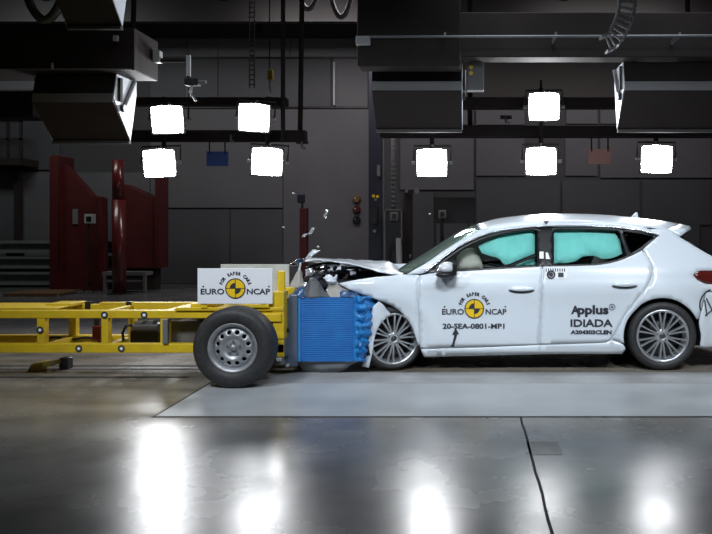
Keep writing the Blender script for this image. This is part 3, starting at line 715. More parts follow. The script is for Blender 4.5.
# ------------------------------------------------------------------ the barrier trolley
DN, DF = 6.72, 7.25          # near and far side frames
tro = thing('barrier_trolley', 'yellow steel crash trolley on wheels carrying a blue deformable barrier', 'trolley', (XU(150, 7.1), 7.1, 0))
def tbox(name, u0, v0, u1, v1, D, depth, m=yellow, parent=tro, bevel=0.006):
    return MB().pbox(u0, v0, u1, v1, D, depth).build(name, m, parent, bevel=bevel)
XE = -140
for D in (DN, DF):
    z = lambda v: ZV(v, DN)
    for nm, va, vb in (('upper_beam', 310.5, 318.3), ('lower_beam', 343.8, 353)):
        MB().box(XU(XE, DN), XU(284, DN), D, D+0.08, z(va), z(vb)).build(nm, yellow, tro, bevel=0.006)
    for ua, ub in ((-60, -51), (36.5, 44.4), (101, 108), (160, 168), (273, 284)):
        MB().box(XU(ua, DN), XU(ub, DN), D+0.005, D+0.075, z(318), z(344)).build('post', yellow, tro, bevel=0.004)
for u in (-120, -55, 40, 104, 164, 250, 280):
    for va, vb in ((311, 318), (345, 352)):
        MB().box(XU(u-3, DN), XU(u+3, DN), DN+0.08, DF, ZV(va, DN), ZV(vb, DN)).build('cross_member', yellow, tro, bevel=0.004)
zt = ZV(310.5, DN)
# deck plates and rails on top
def deck(u0, u1, y0, y1, h, m=yellow, z0=zt): return MB().box(XU(u0, DN), XU(u1, DN), y0, y1, z0, z0+h).build('deck_plate', m, tro, bevel=0.003)
deck(-140, 50, DN+0.10, DN+0.50, 0.012); deck(25, 52, DF-0.20, DF+0.08, 0.028); deck(-140, 20, DF-0.10, DF+0.08, 0.01)
MB().box(XU(70, DN), XU(284, DN), DF+0.0, DF+0.07, zt, zt+0.02).build('guide_rail', yellow, tro, bevel=0.003)
for u in (88, 129): MB().box(XU(u-2.6, DF), XU(u+2.6, DF), DF-0.012, DF+0.085, zt-0.045, zt+0.026).build('rail_clamp', black, tro)
deck(176, 284, DN-0.02, DF+0.08, 0.03); deck(190, 215, DN+0.02, DN+0.24, 0.03, yellow, zt+0.03); deck(242, 270, DN-0.04, DN+0.2, 0.03, yellow, zt+0.03)
MB().box(XU(215, DN), XU(282, DN), DN-0.03, DN+0.03, zt-0.10, zt-0.03).build('bracket', yellow, tro, bevel=0.005)
for u in (222, 235, 262, 266): MB().lathe([(0.0001, 0.012), (0.014, 0.012), (0.014, 0.0)], (XU(u, DN), DN+0.08, zt+0.06), 8, 'z').build('bolt', steel, tro)
# front mast and gusset
tbox('mast', 272.7, 291.5, 284, 339, DN-0.01, 0.16); tbox('mast_foot', 274, 339, 284, 357, DN, 0.15); tbox('mast_tab', 278.3, 271, 284.6, 291.5, DN+0.02, 0.03)
MB().box(XU(272.7, DN), XU(284, DN), DF-0.08, DF+0.09, ZV(357, DN), ZV(291.5, DN)).build('mast', yellow, tro, bevel=0.006)
tbox('tow_hook', 272, 356.6, 286, 360, DN+0.02, 0.1, black); tbox('tow_bracket', 276, 358, 281, 361.5, DN-0.02, 0.05, palegrey)
# ballast, batteries and instruments inside the frame
tbox('battery_box', 130, 331.5, 158, 343.5, DN+0.26, 0.26, mat('black_case', (0.015, 0.015, 0.016), 0.5))
q = MB(); q.pbox(131, 325, 157, 331.5, DN+0.28, 0.2); q.pbox(134, 321.5, 142, 325, DN+0.30, 0.12); q.pbox(147, 320.5, 153, 325, DN+0.30, 0.1); q.build('data_logger', mat('logger_grey', (0.14, 0.145, 0.15), 0.4, 0.5), tro, bevel=0.004)
q = MB(); q.pbox(92, 326, 100, 341, DN+0.25, 0.12); q.build('valve_block', mat('dark_red_block', (0.20, 0.02, 0.02), 0.5), tro, bevel=0.006)
q = MB(); q.pbox(94, 318, 97, 326, DN+0.28, 0.05); q.build('valve_fitting', black, tro); MB().pbox(98, 341, 101, 343.5, DN+0.28, 0.05).build('valve_foot', black, tro)
q = MB(); q.tube([W(132, 325, DN+0.28), W(126, 326, DN+0.26), W(122.5, 333, DN+0.24), W(123.5, 341, DN+0.24)], 0.012, 8); q.build('cable', black, tro, True)
q = MB(); q.tube([W(u, 338.5+1.2*math.sin(u*0.2), DN+0.5) for u in range(45, 100, 4)], 0.012, 6); q.build('cable', black, tro, True)
tbox('clamp_block', 162.4, 319, 167.6, 344, DN-0.02, 0.05, steel)
tbox('ballast_slab', 169, 321, 270, 343, DN+0.16, 0.46, mat('dark_ballast', (0.07, 0.06, 0.05), 0.8, c2=(0.13, 0.12, 0.11), scale=5), bevel=0.01)
# round target markers
for u, v in ((39.8, 330), (104.3, 315), (144, 315), (78.7, 348.6), (121.3, 348.6)):
    d = MB(); add_disc(d, (u, v), 3.5, lambda a, b_: W(a, b_, DN-0.004)); q = d.build('target_marker', ink, tro)
    d = MB(); add_disc(d, (u, v), 1.6, lambda a, b_: W(a, b_, DN-0.007)); d.build('target_centre', inkw, q)
# sign boards
def sign(D, y_dir):
    q = MB().box(XU(197.5, DN-0.04), XU(272.4, DN-0.04), D, D+0.012, ZV(303.8, DN-0.04), ZV(268.4, DN-0.04)).build('sign_board', white, tro, bevel=0.002)
    return q
sb = sign(DN-0.04, -1); sb['label'] = 'white sign board with round yellow emblem'
emblem(sb, 235.3, 288.4, 10.2, 200.6, 224.2, 246.8, 270, 288.6, 294.4, 13.6, 3.2, lambda k: (lambda u, v: W(u, v, DN-0.042-0.002*k)))
sb2 = MB().box(XU(197.5, DN-0.04)-0.0, XU(272.4, DN-0.04)+0.0, DF+0.05, DF+0.062, ZV(303.8, DN), ZV(267.4, DN)).build('sign_board', boardback, tro, bevel=0.002)
for u in (205, 264):
    MB().box(XU(u-3, DN), XU(u+3, DN), DN-0.03, DN-0.012, zt+0.025, ZV(285, DN)).build('sign_support', yellow, tro)
    MB().box(XU(u-3, DN), XU(u+3, DN), DF+0.03, DF+0.05, zt+0.025, ZV(275, DN)).build('sign_support', yellow, tro)
# trolley wheels
def trolley_wheel():
    e = bpy.data.objects.new('trolley_wheel', None); COL.objects.link(e); e.parent = tro
    R_ = 0.349
    MB().lathe([(0.205, 0.03), (0.222, 0.008), (0.25, -0.006), (0.29, -0.010), (0.318, 0.0), (0.324, 0.006), (0.340, 0.022), (R_, 0.05), (R_, 0.19), (0.335, 0.22), (0.25, 0.24), (0.20, 0.22)], (0, 0, 0), 64).build('tyre', rubber, e, True, local=True)
    r0 = MB().lathe([(0.170, 0.075), (0.178, 0.05), (0.187, 0.03), (0.20, 0.022), (0.212, 0.014), (0.216, 0.022), (0.208, 0.05), (0.19, 0.20)], (0, 0, 0), 56).build('rim', steelrim, e, True, local=True)
    prof = pchip([(0.0, 0.045), (0.055, 0.045), (0.075, 0.052), (0.09, 0.035), (0.105, 0.030), (0.13, 0.034), (0.155, 0.046), (0.178, 0.07)])
    circ = lambda cx, cy, r, n: [(cx+r*math.cos(2*PI*i/n), cy+r*math.sin(2*PI*i/n)) for i in range(n)]
    holes = [circ(0.136*math.cos(2*PI*(k+0.5)/12), 0.136*math.sin(2*PI*(k+0.5)/12), 0.0185, 14) for k in range(12)]
    ov, fs = fill2d([circ(0, 0, 0.178, 60)]+holes+[circ(0, 0, 0.03, 20)], 0.013)
    d = MB(); d.pts([(p.x, prof(p.length), p.y) for p in ov]); d.f = list(fs); d.build('rim_disc', steelrim, e, True, local=True, solid=0.005, fix=False)
    MB().lathe([(0.0001, 0.11), (0.19, 0.11), (0.19, 0.12)], (0, 0, 0), 30).build('brake_drum', paint_in, e, True, local=True)
    MB().lathe([(0.0001, 0.02), (0.012, 0.02), (0.026, 0.028), (0.031, 0.05)], (0, 0, 0), 20).build('hub_cap', steelrim, e, True, local=True)
    for k in range(5):
        a = 2*PI*k/5+0.3; MB().lathe([(0.0001, 0.028), (0.010, 0.028), (0.011, 0.05)], (0.056*math.cos(a), 0, 0.056*math.sin(a)), 6).build('wheel_nut', steel, e, local=True)
    return e
tw = trolley_wheel(); place(tw, (XU(231.7, 6.23), 6.23, 0.349), tro)
xb = XU(231.7, 6.23)-3.7; yf = DN+DF+0.08-6.23
for x, y, r in ((xb, 6.23, 0), (XU(231.7, 6.23), yf, PI), (xb, yf, PI)):
    q = copy_tree(tw, tro); place(q, (x, y, 0.349), tro); q.rotation_euler = (0, 0, r)
for x in (XU(231.7, 6.23), xb): MB().tube([(x, 6.33, 0.349), (x, yf-0.08, 0.349)], 0.035, 10).build('axle', darkmetal, tro, True)
# deformable barrier
BD = 6.86
bar = sub_empty('deformable_barrier', tro, (XU(330, 6.86), 7.35, 0.13)); bar['label'] = 'blue honeycomb crash barrier with crumpled front'
bx0, bx1, bx2 = XU(298, BD), XU(356, BD), XU(371, BD); bz0, bz1 = ZV(361.4, BD), ZV(297.4, BD)
NB = 34; q = MB(); BY = 7.86
# ribbed honeycomb block: fine horizontal ribs on the near face
rows = []
for i in range(NB*2+1):
    z_ = bz0+(bz1-bz0)*i/(NB*2); rows.append([Vector((bx0+(bx1-bx0)*j/8+(0.004*noise.noise((z_*9, 0, 0)) if j == 8 else 0), BD+(0.0035 if i % 2 else 0)+0.004*noise.noise((j*0.8, z_*5, 3)), z_)) for j in range(9)])
q.grid(rows)
n = q.pts([(bx0, BD, bz1), (bx1, BD, bz1), (bx1, BY, bz1), (bx0, BY, bz1), (bx0, BD, bz0), (bx1, BD, bz0), (bx1, BY, bz0), (bx0, BY, bz0)])
for f in ((0, 1, 2, 3), (4, 7, 6, 5), (0, 3, 7, 4), (1, 5, 6, 2), (3, 2, 6, 7)): q.face([n+i for i in f])
q.build('honeycomb_block', blue, bar)
# crumpled front cladding
def cr(u, v, D, k=1.0):
    return W(u, v, D)
rows = []
for i in range(61):
    t = i/60; v = 296.5+t*65; row = []
    edge = 372.2-8.5*max(0, (t-0.42)/0.58)**1.3-5*max(0, 0.12-t)/0.12
    for j_ in range(26):
        s_ = j_/25; u = 353.5+(edge-353.5)*s_
        fold = 0.014*math.sin(t*2*PI*7.2+2.2*noise.noise((s_*3, t*4, 0)))*math.sin(PI*min(1, s_*1.25))+0.030*noise.noise((s_*4, t*13, 7))+0.016*noise.noise((s_*10, t*30, 3))
        du = 1.6*math.sin(t*2*PI*7.2+1)*s_
        row.append(W(u+du*(1 if j_ > 3 else 0), v, BD-0.012+0.10*s_**4-fold*min(1, s_*4)))
    back = row[-1].copy()
    row += [Vector((back.x+0.02, 7.15, back.z)), Vector((back.x+0.03*noise.noise((t*9, 2, 2)), 7.5, back.z)), Vector((back.x, BY, back.z))]
    rows.append(row)
q = MB().grid(rows).build('crumpled_cladding', bluegloss, bar, True, solid=0.004); q['label'] = 'crumpled shiny blue cladding at the crushed end'
q = MB(); q.box(bx1-0.005, XU(363, BD), BD+0.1, BY, bz0+0.02, bz1-0.01); q.build('crushed_core', blue, bar)
q = MB(); q.box(XU(287.6, BD), bx0, BD-0.03, BY+0.06, ZV(366, BD), ZV(294.8, BD)); q.build('backing_plate', plate, bar, bevel=0.004)
q = MB(); q.box(XU(293.5, BD), XU(300.5, BD), BD-0.008, BD+0.0, bz0, bz1); q.build('edge_strip', mat('blue_edge', (0.05, 0.26, 0.62), 0.3), bar)
q = MB(); q.box(XU(283.5, BD), XU(287.8, BD), 6.73, DF+0.1, ZV(362, BD), ZV(297, BD)); q.build('mounting_plate', steel, bar)
for v in (296.6, 330, 365):
    m_ = MB().lathe([(0.0001, -0.02), (0.017, -0.02), (0.017, 0.0)], (XU(288, BD-0.03), BD-0.03, ZV(v, BD-0.03)), 10); m_.build('bolt', palegrey if v != 330 else black, bar)
# fabric, sheets and plastic around the barrier
greyc = mat('dark_grey_fabric', (0.075, 0.078, 0.085), 0.55, c2=(0.12, 0.12, 0.13), scale=7)
sheet('fabric_fold', [[W(302, 297.5, 6.9), W(309, 297.5, 6.86), W(319, 297.5, 6.86), W(330, 297.5, 6.9)], [W(307.5, 284, 7.0), W(311, 281, 6.95), W(318, 284, 6.95), (W(324, 290, 7.0))], [W(310, 278.5, 7.1), W(312.5, 277.4, 7.08), W(316, 279, 7.08), W(320, 283, 7.1)]], greyc, bar, amp=0.012, n=6)
beige = cloudy('beige_plastic', (0.42, 0.40, 0.36), 0.85)
sheet('plastic_sheet', [[W(290, 287, 7.05), W(297, 288, 7.0), W(304, 287, 7.05)], [W(294, 277, 7.15), W(299, 275, 7.1), W(303.5, 278, 7.15)], [W(297.5, 270.5, 7.2), W(300, 269.8, 7.2), W(302, 272, 7.2)]], beige, bar, amp=0.015, n=6)
sheet('plastic_sheet', [[W(327, 297.8, 6.9), W(340, 298, 6.88), W(353, 298, 6.9)], [W(326, 289, 7.0), W(336, 287.5, 6.98), W(349, 292, 7.0)], [W(329, 284.5, 7.1), W(338, 285, 7.1), W(345, 289, 7.1)]], beige, bar, amp=0.015, n=6)
sheet('fabric_fold', [[W(290, 297, 6.88), W(297, 297.6, 6.85), W(305, 298, 6.86)], [W(294, 291, 7.0), W(300, 288.5, 6.98), W(306, 287, 7.0)], [W(300, 287, 7.2), W(303, 284, 7.2), W(308, 281, 7.2)]], mat('dark_blue_foil', (0.02, 0.07, 0.18), 0.25), bar, amp=0.014, n=6)
sheet('fabric_fold', [[W(336, 298, 6.89), W(348, 297, 6.87), W(357, 299, 6.88)], [W(342, 291, 6.95), W(351, 293, 6.94), W(360, 297, 6.95)]], mat('dark_blue_foil', (0.02, 0.07, 0.18), 0.25), bar, amp=0.02, n=8)
clear = cloudy('clear_plastic', (0.25, 0.27, 0.29), 0.55)
sheet('plastic_skirt', [[W(299, 361, 6.9), W(320, 361, 6.89), W(345, 360.5, 6.89), W(360, 360, 6.9)], [W(301, 368, 6.95), W(322, 369, 6.9), W(342, 367.5, 6.9), W(353, 364, 6.92)], [W(305, 374.5, 7.0), W(322, 374.6, 6.95), W(338, 372, 6.95), W(348, 367.5, 6.95)]], clear, bar, amp=0.012, n=6)

# ------------------------------------------------------------------ floor object: wheel chock
ch = thing('tow_shoe', 'small black and yellow tow shoe lying on the floor track', 'tow shoe', (XU(45, 7.1), 7.1, 0))
q = MB(); q.prism([(XU(27, 7.0), 0.0), (XU(40, 7.0), 0.0), (XU(40, 7.0), 0.085), (XU(31, 7.0), 0.07)], 'y', 7.0, 7.18); q.build('shoe', mat('worn_yellow', (0.30, 0.22, 0.03), 0.6), ch, bevel=0.006)
q = MB(); q.hexa([(XU(38, 7.0), 7.03, 0.02), (XU(60, 7.0), 7.12, 0.07), (XU(60, 7.0), 7.2, 0.07), (XU(38, 7.0), 7.12, 0.02), (XU(38, 7.0), 7.03, 0.07), (XU(60, 7.0), 7.12, 0.11), (XU(60, 7.0), 7.2, 0.11), (XU(38, 7.0), 7.12, 0.07)]); q.build('lever', mat('worn_brass', (0.16, 0.12, 0.03), 0.5), ch)
q = MB(); q.box(XU(53, 7.0), XU(62, 7.0), 7.1, 7.2, 0.0, 0.11); q.build('catch', black, ch, bevel=0.008)

# ------------------------------------------------------------------ floodlights
LAMP = emis('floodlight_lens', (0.95, 0.97, 1.0), 60.0)
lampcase = mat('floodlight_case', (0.05, 0.05, 0.052), 0.5)
def floodlight():
    e = bpy.data.objects.new('floodlight', None); COL.objects.link(e)
    hw, hh = 0.222, 0.19
    q = MB()
    q.hexa([(-hw-.03, -0.03, -hh-.03), (hw+.03, -0.03, -hh-.03), (hw*.7, 0.2, -hh*.6), (-hw*.7, 0.2, -hh*.6), (-hw-.03, -0.03, hh+.03), (hw+.03, -0.03, hh+.03), (hw*.7, 0.2, hh*.6), (-hw*.7, 0.2, hh*.6)])
    q.build('housing', lampcase, e, local=True, bevel=0.01)
    rows = []
    for i in range(9):
        zz = -1+i/4; row = []
        for j_ in range(9):
            xx = -1+j_/4; row.append((xx*hw*(1-0.03*(zz*zz)), -0.036-0.03*(1-xx*xx)*(1-zz*zz), zz*hh+0.022*(1-xx*xx)*(1 if zz > 0 else 0.35)*zz))
        rows.append(row)
    MB().grid(rows).build('lens', LAMP, e, True, local=True)
    q = MB(); q.tube([(-hw-.06, 0.05, 0), (-hw-.06, 0.10, 0.12), (-hw-.06, 0.16, hh+0.07), (hw+.06, 0.16, hh+0.07), (hw+.06, 0.10, 0.12), (hw+.06, 0.05, 0)], 0.014, 8); q.build('yoke', lampcase, e, local=True)
    for s_ in (-1, 1): MB().tube([(s_*(hw+.02), 0.05, 0), (s_*(hw+.09), 0.05, 0)], 0.028, 10).build('knob', palegrey, e, local=True)
    MB().tube([(0, 0.14, hh+0.07), (0, 0.31, hh+0.06)], 0.02, 8).build('mount_arm', palegrey, e, local=True)
    return e
FL = floodlight(); DL = 11.0
lamps = [(168, 120, 'on the upper bar beside the hanging camera bracket', -3), (254.5, 118, 'on the upper bar under the yellow hoist pendant', 3), (160, 163.5, 'on the lower bar beside the red pole', -3), (267.5, 162, 'on the lower bar beside the blue sign', 3), (544, 107, 'on the upper bar between two hanging light banks', 0), (432, 163, 'on the lower bar above the black screen', 0), (541, 161.5, 'on the lower bar beside the pinkish panel', 0), (656.5, 159.5, 'on the lower bar above the car tail', 1.5), (432, 107, 'on the upper bar behind the light bank over the hood', 0), (656, 106, 'on the upper bar behind the car-tail light bank', 0)]
for i, (u, v, tx, roll) in enumerate(lamps):
    e = FL if i == 0 else copy_tree(FL)
    e.location = W(u, v, DL); e.rotation_euler = (math.radians(6), math.radians(roll), math.radians(-0.035*(u-400)))
    tag(e, 'square white floodlight, switched on, '+tx, 'floodlight', 'floodlights behind the car')
def bar_beam(name, u0, v0, u1, v1, D, depth, m, label, cat='beam'):
    return tag(MB().pbox(u0, v0, u1, v1, D, depth).build(name, m, bevel=0.01), label, cat)
BB = 11.32
bar_beam('lamp_beam', 120, 97, 286, 105, BB, 0.18, darkmetal, 'dark steel upper lamp bar behind the two left floodlights, below the hoist pendant')
bar_beam('lamp_beam', 118, 130, 305, 141, BB, 0.18, darkmetal, 'dark steel lower lamp bar above the blue sign')
bar_beam('lamp_beam', 458, 97, 800, 108, BB, 0.18, darkmetal, 'dark steel upper lamp bar beside the centre light bank')
bar_beam('lamp_beam', 380, 125.5, 800, 137, BB, 0.18, darkmetal, 'dark steel lower lamp bar above the pinkish panel')
for u, v0, v1, tx in ((164, 97, 152, 'behind the two floodlights by the red pole'), (267.5, 97, 152, 'behind the two floodlights by the blue sign'), (283, 0, 141, 'rising from the lamp bar end beside the pale wall panel'), (432, 97, 152, 'holding the floodlight over the black screen'), (541, 88, 152, 'between the two stacked floodlights'), (656, 97, 150, 'holding the floodlight over the car tail')):
    q = MB().tube([W(u, v0, BB-0.035), W(u, v1, BB-0.035)], 0.035, 8)
    if u == 541: q.tube([W(u, v0, BB-0.033), W(u, v0-8, BB-0.033)], 0.02, 8)
    tag(q.build('lamp_post', darkmetal), 'thin dark vertical tube '+tx, 'tube')  # thin posts behind the floodlights, holding their mount arms
for u in (130, 300, 470, 690, 780):
    tag(MB().tube([W(u, 141 if u < 310 else 137, BB+0.22), Vector((XU(u, BB), BB+0.22, 6.4))], 0.04, 8).build('hanger_tube', darkmetal), 'dark tube carrying the lamp bars from the ceiling '+{130: 'beside the wedge light bank', 300: 'past the left floodlight pairs', 470: 'beside the grey junction box', 690: 'over the car tail', 780: 'past the car tail'}[u], 'tube')
for u, v in ((231, 140), (506, 122), (302, 147)):
    q = thing('pipe_clamp', 'small dark clamp hook on the lamp bar '+{231: 'over the blue sign', 506: 'between the right floodlights', 302: 'tip past the lower floodlight'}[u], 'clamp', W(u, v, BB-0.03))
    MB().tube([(0, 0, 0.09), (0, -0.02, 0), (0.05, -0.02, -0.03)], 0.02, 8).build('hook', steel, q, local=True); MB().box(-0.09, 0.09, -0.02, 0.03, 0.05, 0.1).build('jaw', darkmetal, q, local=True)

# ------------------------------------------------------------------ hanging light banks
endw = mat('white_reflector', (0.82, 0.87, 0.95), 0.35)
prof = dict(A=(0.07, 0.30), B=(0.0, 0.0), Cc=(0.43, -0.457), D=(0.59, 0.144), E=(0.59, 0.30))
liprail = mat('dull_lip_metal', (0.06, 0.058, 0.058), 0.7)
def light_bank(wd, label, loc, left=True, right=True):
    e = thing('light_bank', label, 'light bank', loc, 'hanging light banks')
    A, B_, C_, D_, E_ = (prof[k] for k in ('A', 'B', 'Cc', 'D', 'E'))
    MB().prism([A, (B_[0], B_[1]+0.055), (D_[0], D_[1]), E_], 'x', 0, wd).build('upper_housing', darkmetal, e, local=True)
    MB().prism([(B_[0], B_[1]-0.05), C_, D_], 'x', 0, wd).build('lower_housing', darkmetal, e, local=True)
    MB().prism([(-0.006, 0.055), (-0.006, -0.05), (0.1, -0.05), (0.1, 0.055)], 'x', 0, wd).build('seam_trim', seamgrey, e, local=True)
    MB().prism([(C_[0]-0.03, C_[1]-0.0), (C_[0]-0.03, C_[1]-0.035), (C_[0]+0.03, C_[1]-0.035), (C_[0]+0.03, C_[1])], 'x', 0, wd).build('bottom_lip', liprail, e, local=True)
    for on, x0, x1 in ((left, -0.008, -0.001), (right, wd+0.001, wd+0.008)):
        if not on: continue
        MB().prism([(A[0]+0.005, A[1]), (B_[0]+0.002, 0), C_, D_, E_], 'x', x0, x1).build('end_plate', endw, e, local=True)
        xs = x0-0.02 if x0 < 0 else x1+0.02
        MB().tube([(xs, 0.50, 0.29), (xs, 0.22, -0.08)], 0.022, 8).build('strut', palegrey, e, local=True)
        MB().tube([(xs-0.02, 0.20, -0.09), (xs+0.02, 0.20, -0.09)], 0.045, 10).build('pivot_knob', black, e, local=True)
        MB().box(xs-0.012, xs+0.012, 0.10, 0.16, -0.02, 0.26).build('hinge_bar', darkmetal, e, local=True)
    for x in (0.15, wd-0.15): MB().tube([(x, 0.14, 0.25), (x, 0.14, 0.319)], 0.02, 8).build('hanger', darkmetal, e, local=True)
    return e
light_bank(0.95, 'dark wedge-shaped light bank with white end plate under the big beam', (-4.217-0.95, 8.6, 2.916))
light_bank(1.06, 'dark wedge-shaped light bank hanging over the crushed hood', (-1.16, 8.6, 3.057), left=False)
light_bank(1.3, 'dark wedge-shaped light bank with white end hanging over the car tail', (1.83, 8.6, 3.057))
light_bank(0.6, 'dark light bank with pale end plate mounted above the big beam', (-3.84-0.6, 7.6, 4.06))
lb = thing('overhead_beam', 'long dark box beam hanging above the trolley side light bank', 'beam', (-6, 8.8, 3.3))
MB().box(-9, -3.92, 8.5, 9.15, 3.225, 3.72).build('beam_box', darkmetal, lb, bevel=0.01)
MB().box(-9, -3.95, 8.485, 8.5, 3.225, 3.24).build('beam_edge', seamgrey, lb)
MB().box(-4.15, -4.10, 8.46, 8.5, 3.56, 3.62).build('beam_latch', palegrey, lb); MB().tube([(-4.86, 8.47, 3.24), (-4.86, 8.47, 3.30)], 0.015, 8).build('beam_pin', palegrey, lb)
for x in (-8, -4.6): MB().tube([(x, 8.85, 3.7), (x, 8.85, 6.4)], 0.04, 8).build('hanger', darkmetal, lb)
lb = thing('overhead_beam', 'long dark box beam hanging above the car', 'beam', (1, 8.8, 3.4))
MB().box(-1.32, 5.5, 8.5, 8.78, 3.375, 3.90).build('beam_box', darkmetal, lb, bevel=0.01)
MB().box(-1.27, -0.11, 8.2, 8.48, 3.20, 4.4).build('drive_housing', darkmetal, lb, bevel=0.01)
MB().tube([(-1.28, 8.16, ZV(37, 8.16)), (4.5, 8.16, ZV(35, 8.16))], 0.014, 8).build('cable_rail', steel, lb)
for u in (445, 556, 680): MB().box(XU(u, 8.16)-0.01, XU(u, 8.16)+0.01, 8.16, 8.5, ZV(37, 8.16), ZV(32, 8.16)).build('rail_bracket', steel, lb)
MB().box(XU(358, 8.3), XU(372, 8.3), 8.12, 8.2, ZV(46, 8.2), ZV(38, 8.2)).build('end_stop', palegrey, lb, bevel=0.015)
for x in (-0.7, 4.0): MB().tube([(x, 8.64, 3.88), (x, 8.64, 6.4)], 0.05, 8).build('hanger', darkmetal, lb)
jb = thing('junction_box', 'grey junction box with yellow labels beside the centre light bank', 'box', W(475, 90, 8.85))
MB().pbox(467, 61, 484, 90, 8.782, 0.15).build('enclosure', seamgrey, jb, bevel=0.01)
for v in (65, 71): 
    d = MB(); add_disc(d, (471, v+2), 2.2, lambda a, b_: W(a, b_, 8.776), n=10); d.build('yellow_label', inky, jb)
# drag chain with its links
dc = thing('cable_chain', 'dark ribbed cable drag chain hanging from the beam above the car', 'cable chain', W(612, 20, 8.3))
pth = [W(628, -6, 7.95), W(627, 8, 7.95), W(624, 20, 7.95), W(619, 31, 7.95), W(612, 40, 7.95), W(604, 44, 7.95)]
P = smooth_path(pth, 0.062, False)
for i in range(len(P)-1):
    a, b_ = P[i], P[i+1]; d = (b_-a).normalized(); nrm = Vector((d.z, 0, -d.x)); l = (b_-a).length
    q = MB(); hw = 0.085
    for s_ in (-1, 1): q.hexa([a+nrm*(s_*hw+t*0.012)+Vector((0, y, 0))+d*k for k in (0, l*0.95) for (t, y) in ((-1, -0.03), (1, -0.03), (1, 0.12), (-1, 0.12))])
    q.hexa([a+nrm*t+Vector((0, y, 0))+d*k for k in (0, l*0.35) for (t, y) in ((-hw, -0.035), (hw, -0.035), (hw, -0.02), (-hw, -0.02))])
    q.build('chain_link', seamgrey, dc)
# bracket arm with hanging camera
ca = thing('bracket_camera', 'small camera hanging from a white bracket on a dark arm', 'camera', W(188, 60, 9.0))
MB().tube([W(157, 60.5, 9.0), W(188, 60.5, 9.0)], 0.03, 8).build('arm', darkmetal, ca); MB().pbox(186, 55, 190, 76, 8.95, 0.03).build('white_bracket', palegrey, ca)
MB().tube([W(188, 76, 8.97), W(190, 80, 8.97), W(193, 84, 8.97)], 0.022, 8).build('neck', black, ca, True); MB().pbox(184, 78, 198, 85, 8.92, 0.12).build('camera_body', black, ca, bevel=0.01)
q = MB(); q.hexa([W(190, 85, 8.95), W(193.5, 85, 8.95), W(193.5, 85, 9.0), W(190, 85, 9.0), W(188.5, 93, 8.95), W(192, 93.5, 8.95), W(192, 93.5, 9.0), W(188.5, 93, 9.0)]); q.build('clamp_plate', endw, ca)
MB().tube([W(191, 94, 8.97), W(196, 101, 8.97)], 0.014, 8).build('lever', steel, ca); MB().tube([W(198, 82, 8.95), W(206, 82, 8.95)], 0.02, 8).build('lens', steel, ca)
MB().pbox(152.5, 50, 159.5, 62, 8.95, 0.1).build('end_bracket', palegrey, ca, bevel=0.01)
# hanging things at the ceiling
cl = thing('cable_ladder', 'narrow dark cable ladder hanging from the ceiling between the floodlight pairs', 'cable ladder', W(252, 90, 12.0))
for u in (249.6, 254.4): MB().tube([W(u, -5, 12.0), W(u, 88, 12.0)], 0.012, 6).build('side_rail', steel, cl)
for k in range(19): MB().tube([W(249.6, -2+k*4.8, 12.0), W(254.4, -2+k*4.8, 12.0)], 0.01, 6).build('rung', darkmetal, cl)
hp = thing('hoist_pendant', 'yellow hoist control pendant hanging on a cable', 'pendant', W(269.5, 80, 13.0))
MB().tube([Vector((XU(269.5, 13.0), 13.0, 6.4)), W(269.5, 70, 13.0)], 0.012, 6).build('cable', black, hp); MB().pbox(267, 69, 272.5, 80, 12.96, 0.08).build('control_box', mat('dull_yellow', (0.35, 0.23, 0.03), 0.6), hp, bevel=0.015)
MB().tube([W(270, 80, 13.0), W(270, 86, 13.0), W(271, 92, 13.0)], 0.02, 6).build('hook', steel, hp)
for u0, u1, dp in ((298, 318, 9), (330, 352, 17)):
    c_ = W((u0+u1)/2, dp, 13.5)
    tag(MB().tube([W(u0+(u1-u0)*i/14, -8+(dp+8)*math.sin(PI*i/14)**0.7, 13.5) for i in range(15)], 0.05, 8).build('cable_loop', seamgrey, smooth=True), 'grey cable loop hanging under the ceiling, '+('the lower sagging one' if dp > 10 else 'the shallower one'), 'cable')
tag(MB().tube([W(28+ (i/12)*34, -2+22*math.sin(PI*i/12)**0.8, 8.35) for i in range(13)], 0.05, 8).build('cable_loop', mat('olive_hose', (0.05, 0.05, 0.04), 0.6), smooth=True), 'olive hose loop above the dark box beam', 'cable')

# ------------------------------------------------------------------ things along the back of the hall
def solid_px(name, poly, D, depth, m, parent=None, bevel=0.0):
    return MB().prism([(XU(u, D), ZV(v, D)) for u, v in poly], 'y', D, D+depth).build(name, m, parent, bevel=bevel)
def fv(D): return CV+FPX*CH/D        # picture row where the floor lies at this distance
DB = 16.0; fb = fv(DB)
bt = thing('red_buttress', 'dark red steel buttress with sloping top edge beside the white beam stack', 'buttress', W(75, fb, DB))
solid_px('web_plate', [(58, fb), (103, fb), (102, 198), (91, 195), (74, 176), (58, 158)], DB, 0.25, redp, bt); solid_px('flange', [(49.5, fb), (58, fb), (58, 156), (54, 154.5), (49.5, 157)], DB-0.2, 0.65, redp, bt)
MB().pbox(72.5, 209, 77.5, 224, DB-0.03, 0.03).build('label_plate', seamgrey, bt)
solid_px('flange', [(99, fb), (103.5, fb), (102.5, 197), (98.5, 197)], DB-0.12, 0.12, redp, bt)
bt = thing('red_buttress', 'dark red steel buttress block right of the red pole', 'buttress', W(140, fb, DB))
solid_px('web_plate', [(122, 268), (158, 268), (158, 200), (140, 192), (122, 184)], DB+0.1, 0.5, redp, bt); solid_px('stand', [(126, fb), (155, fb), (155, 268), (126, 268)], DB+0.2, 0.3, darkmetal, bt)
solid_px('flange', [(155, 268), (159, 268), (159, 176), (155, 176)], DB+0.05, 0.5, redp, bt)
rp = thing('red_pole', 'glossy dark red round pole standing before the red buttresses', 'pole', W(119, fv(15.2), 15.2))
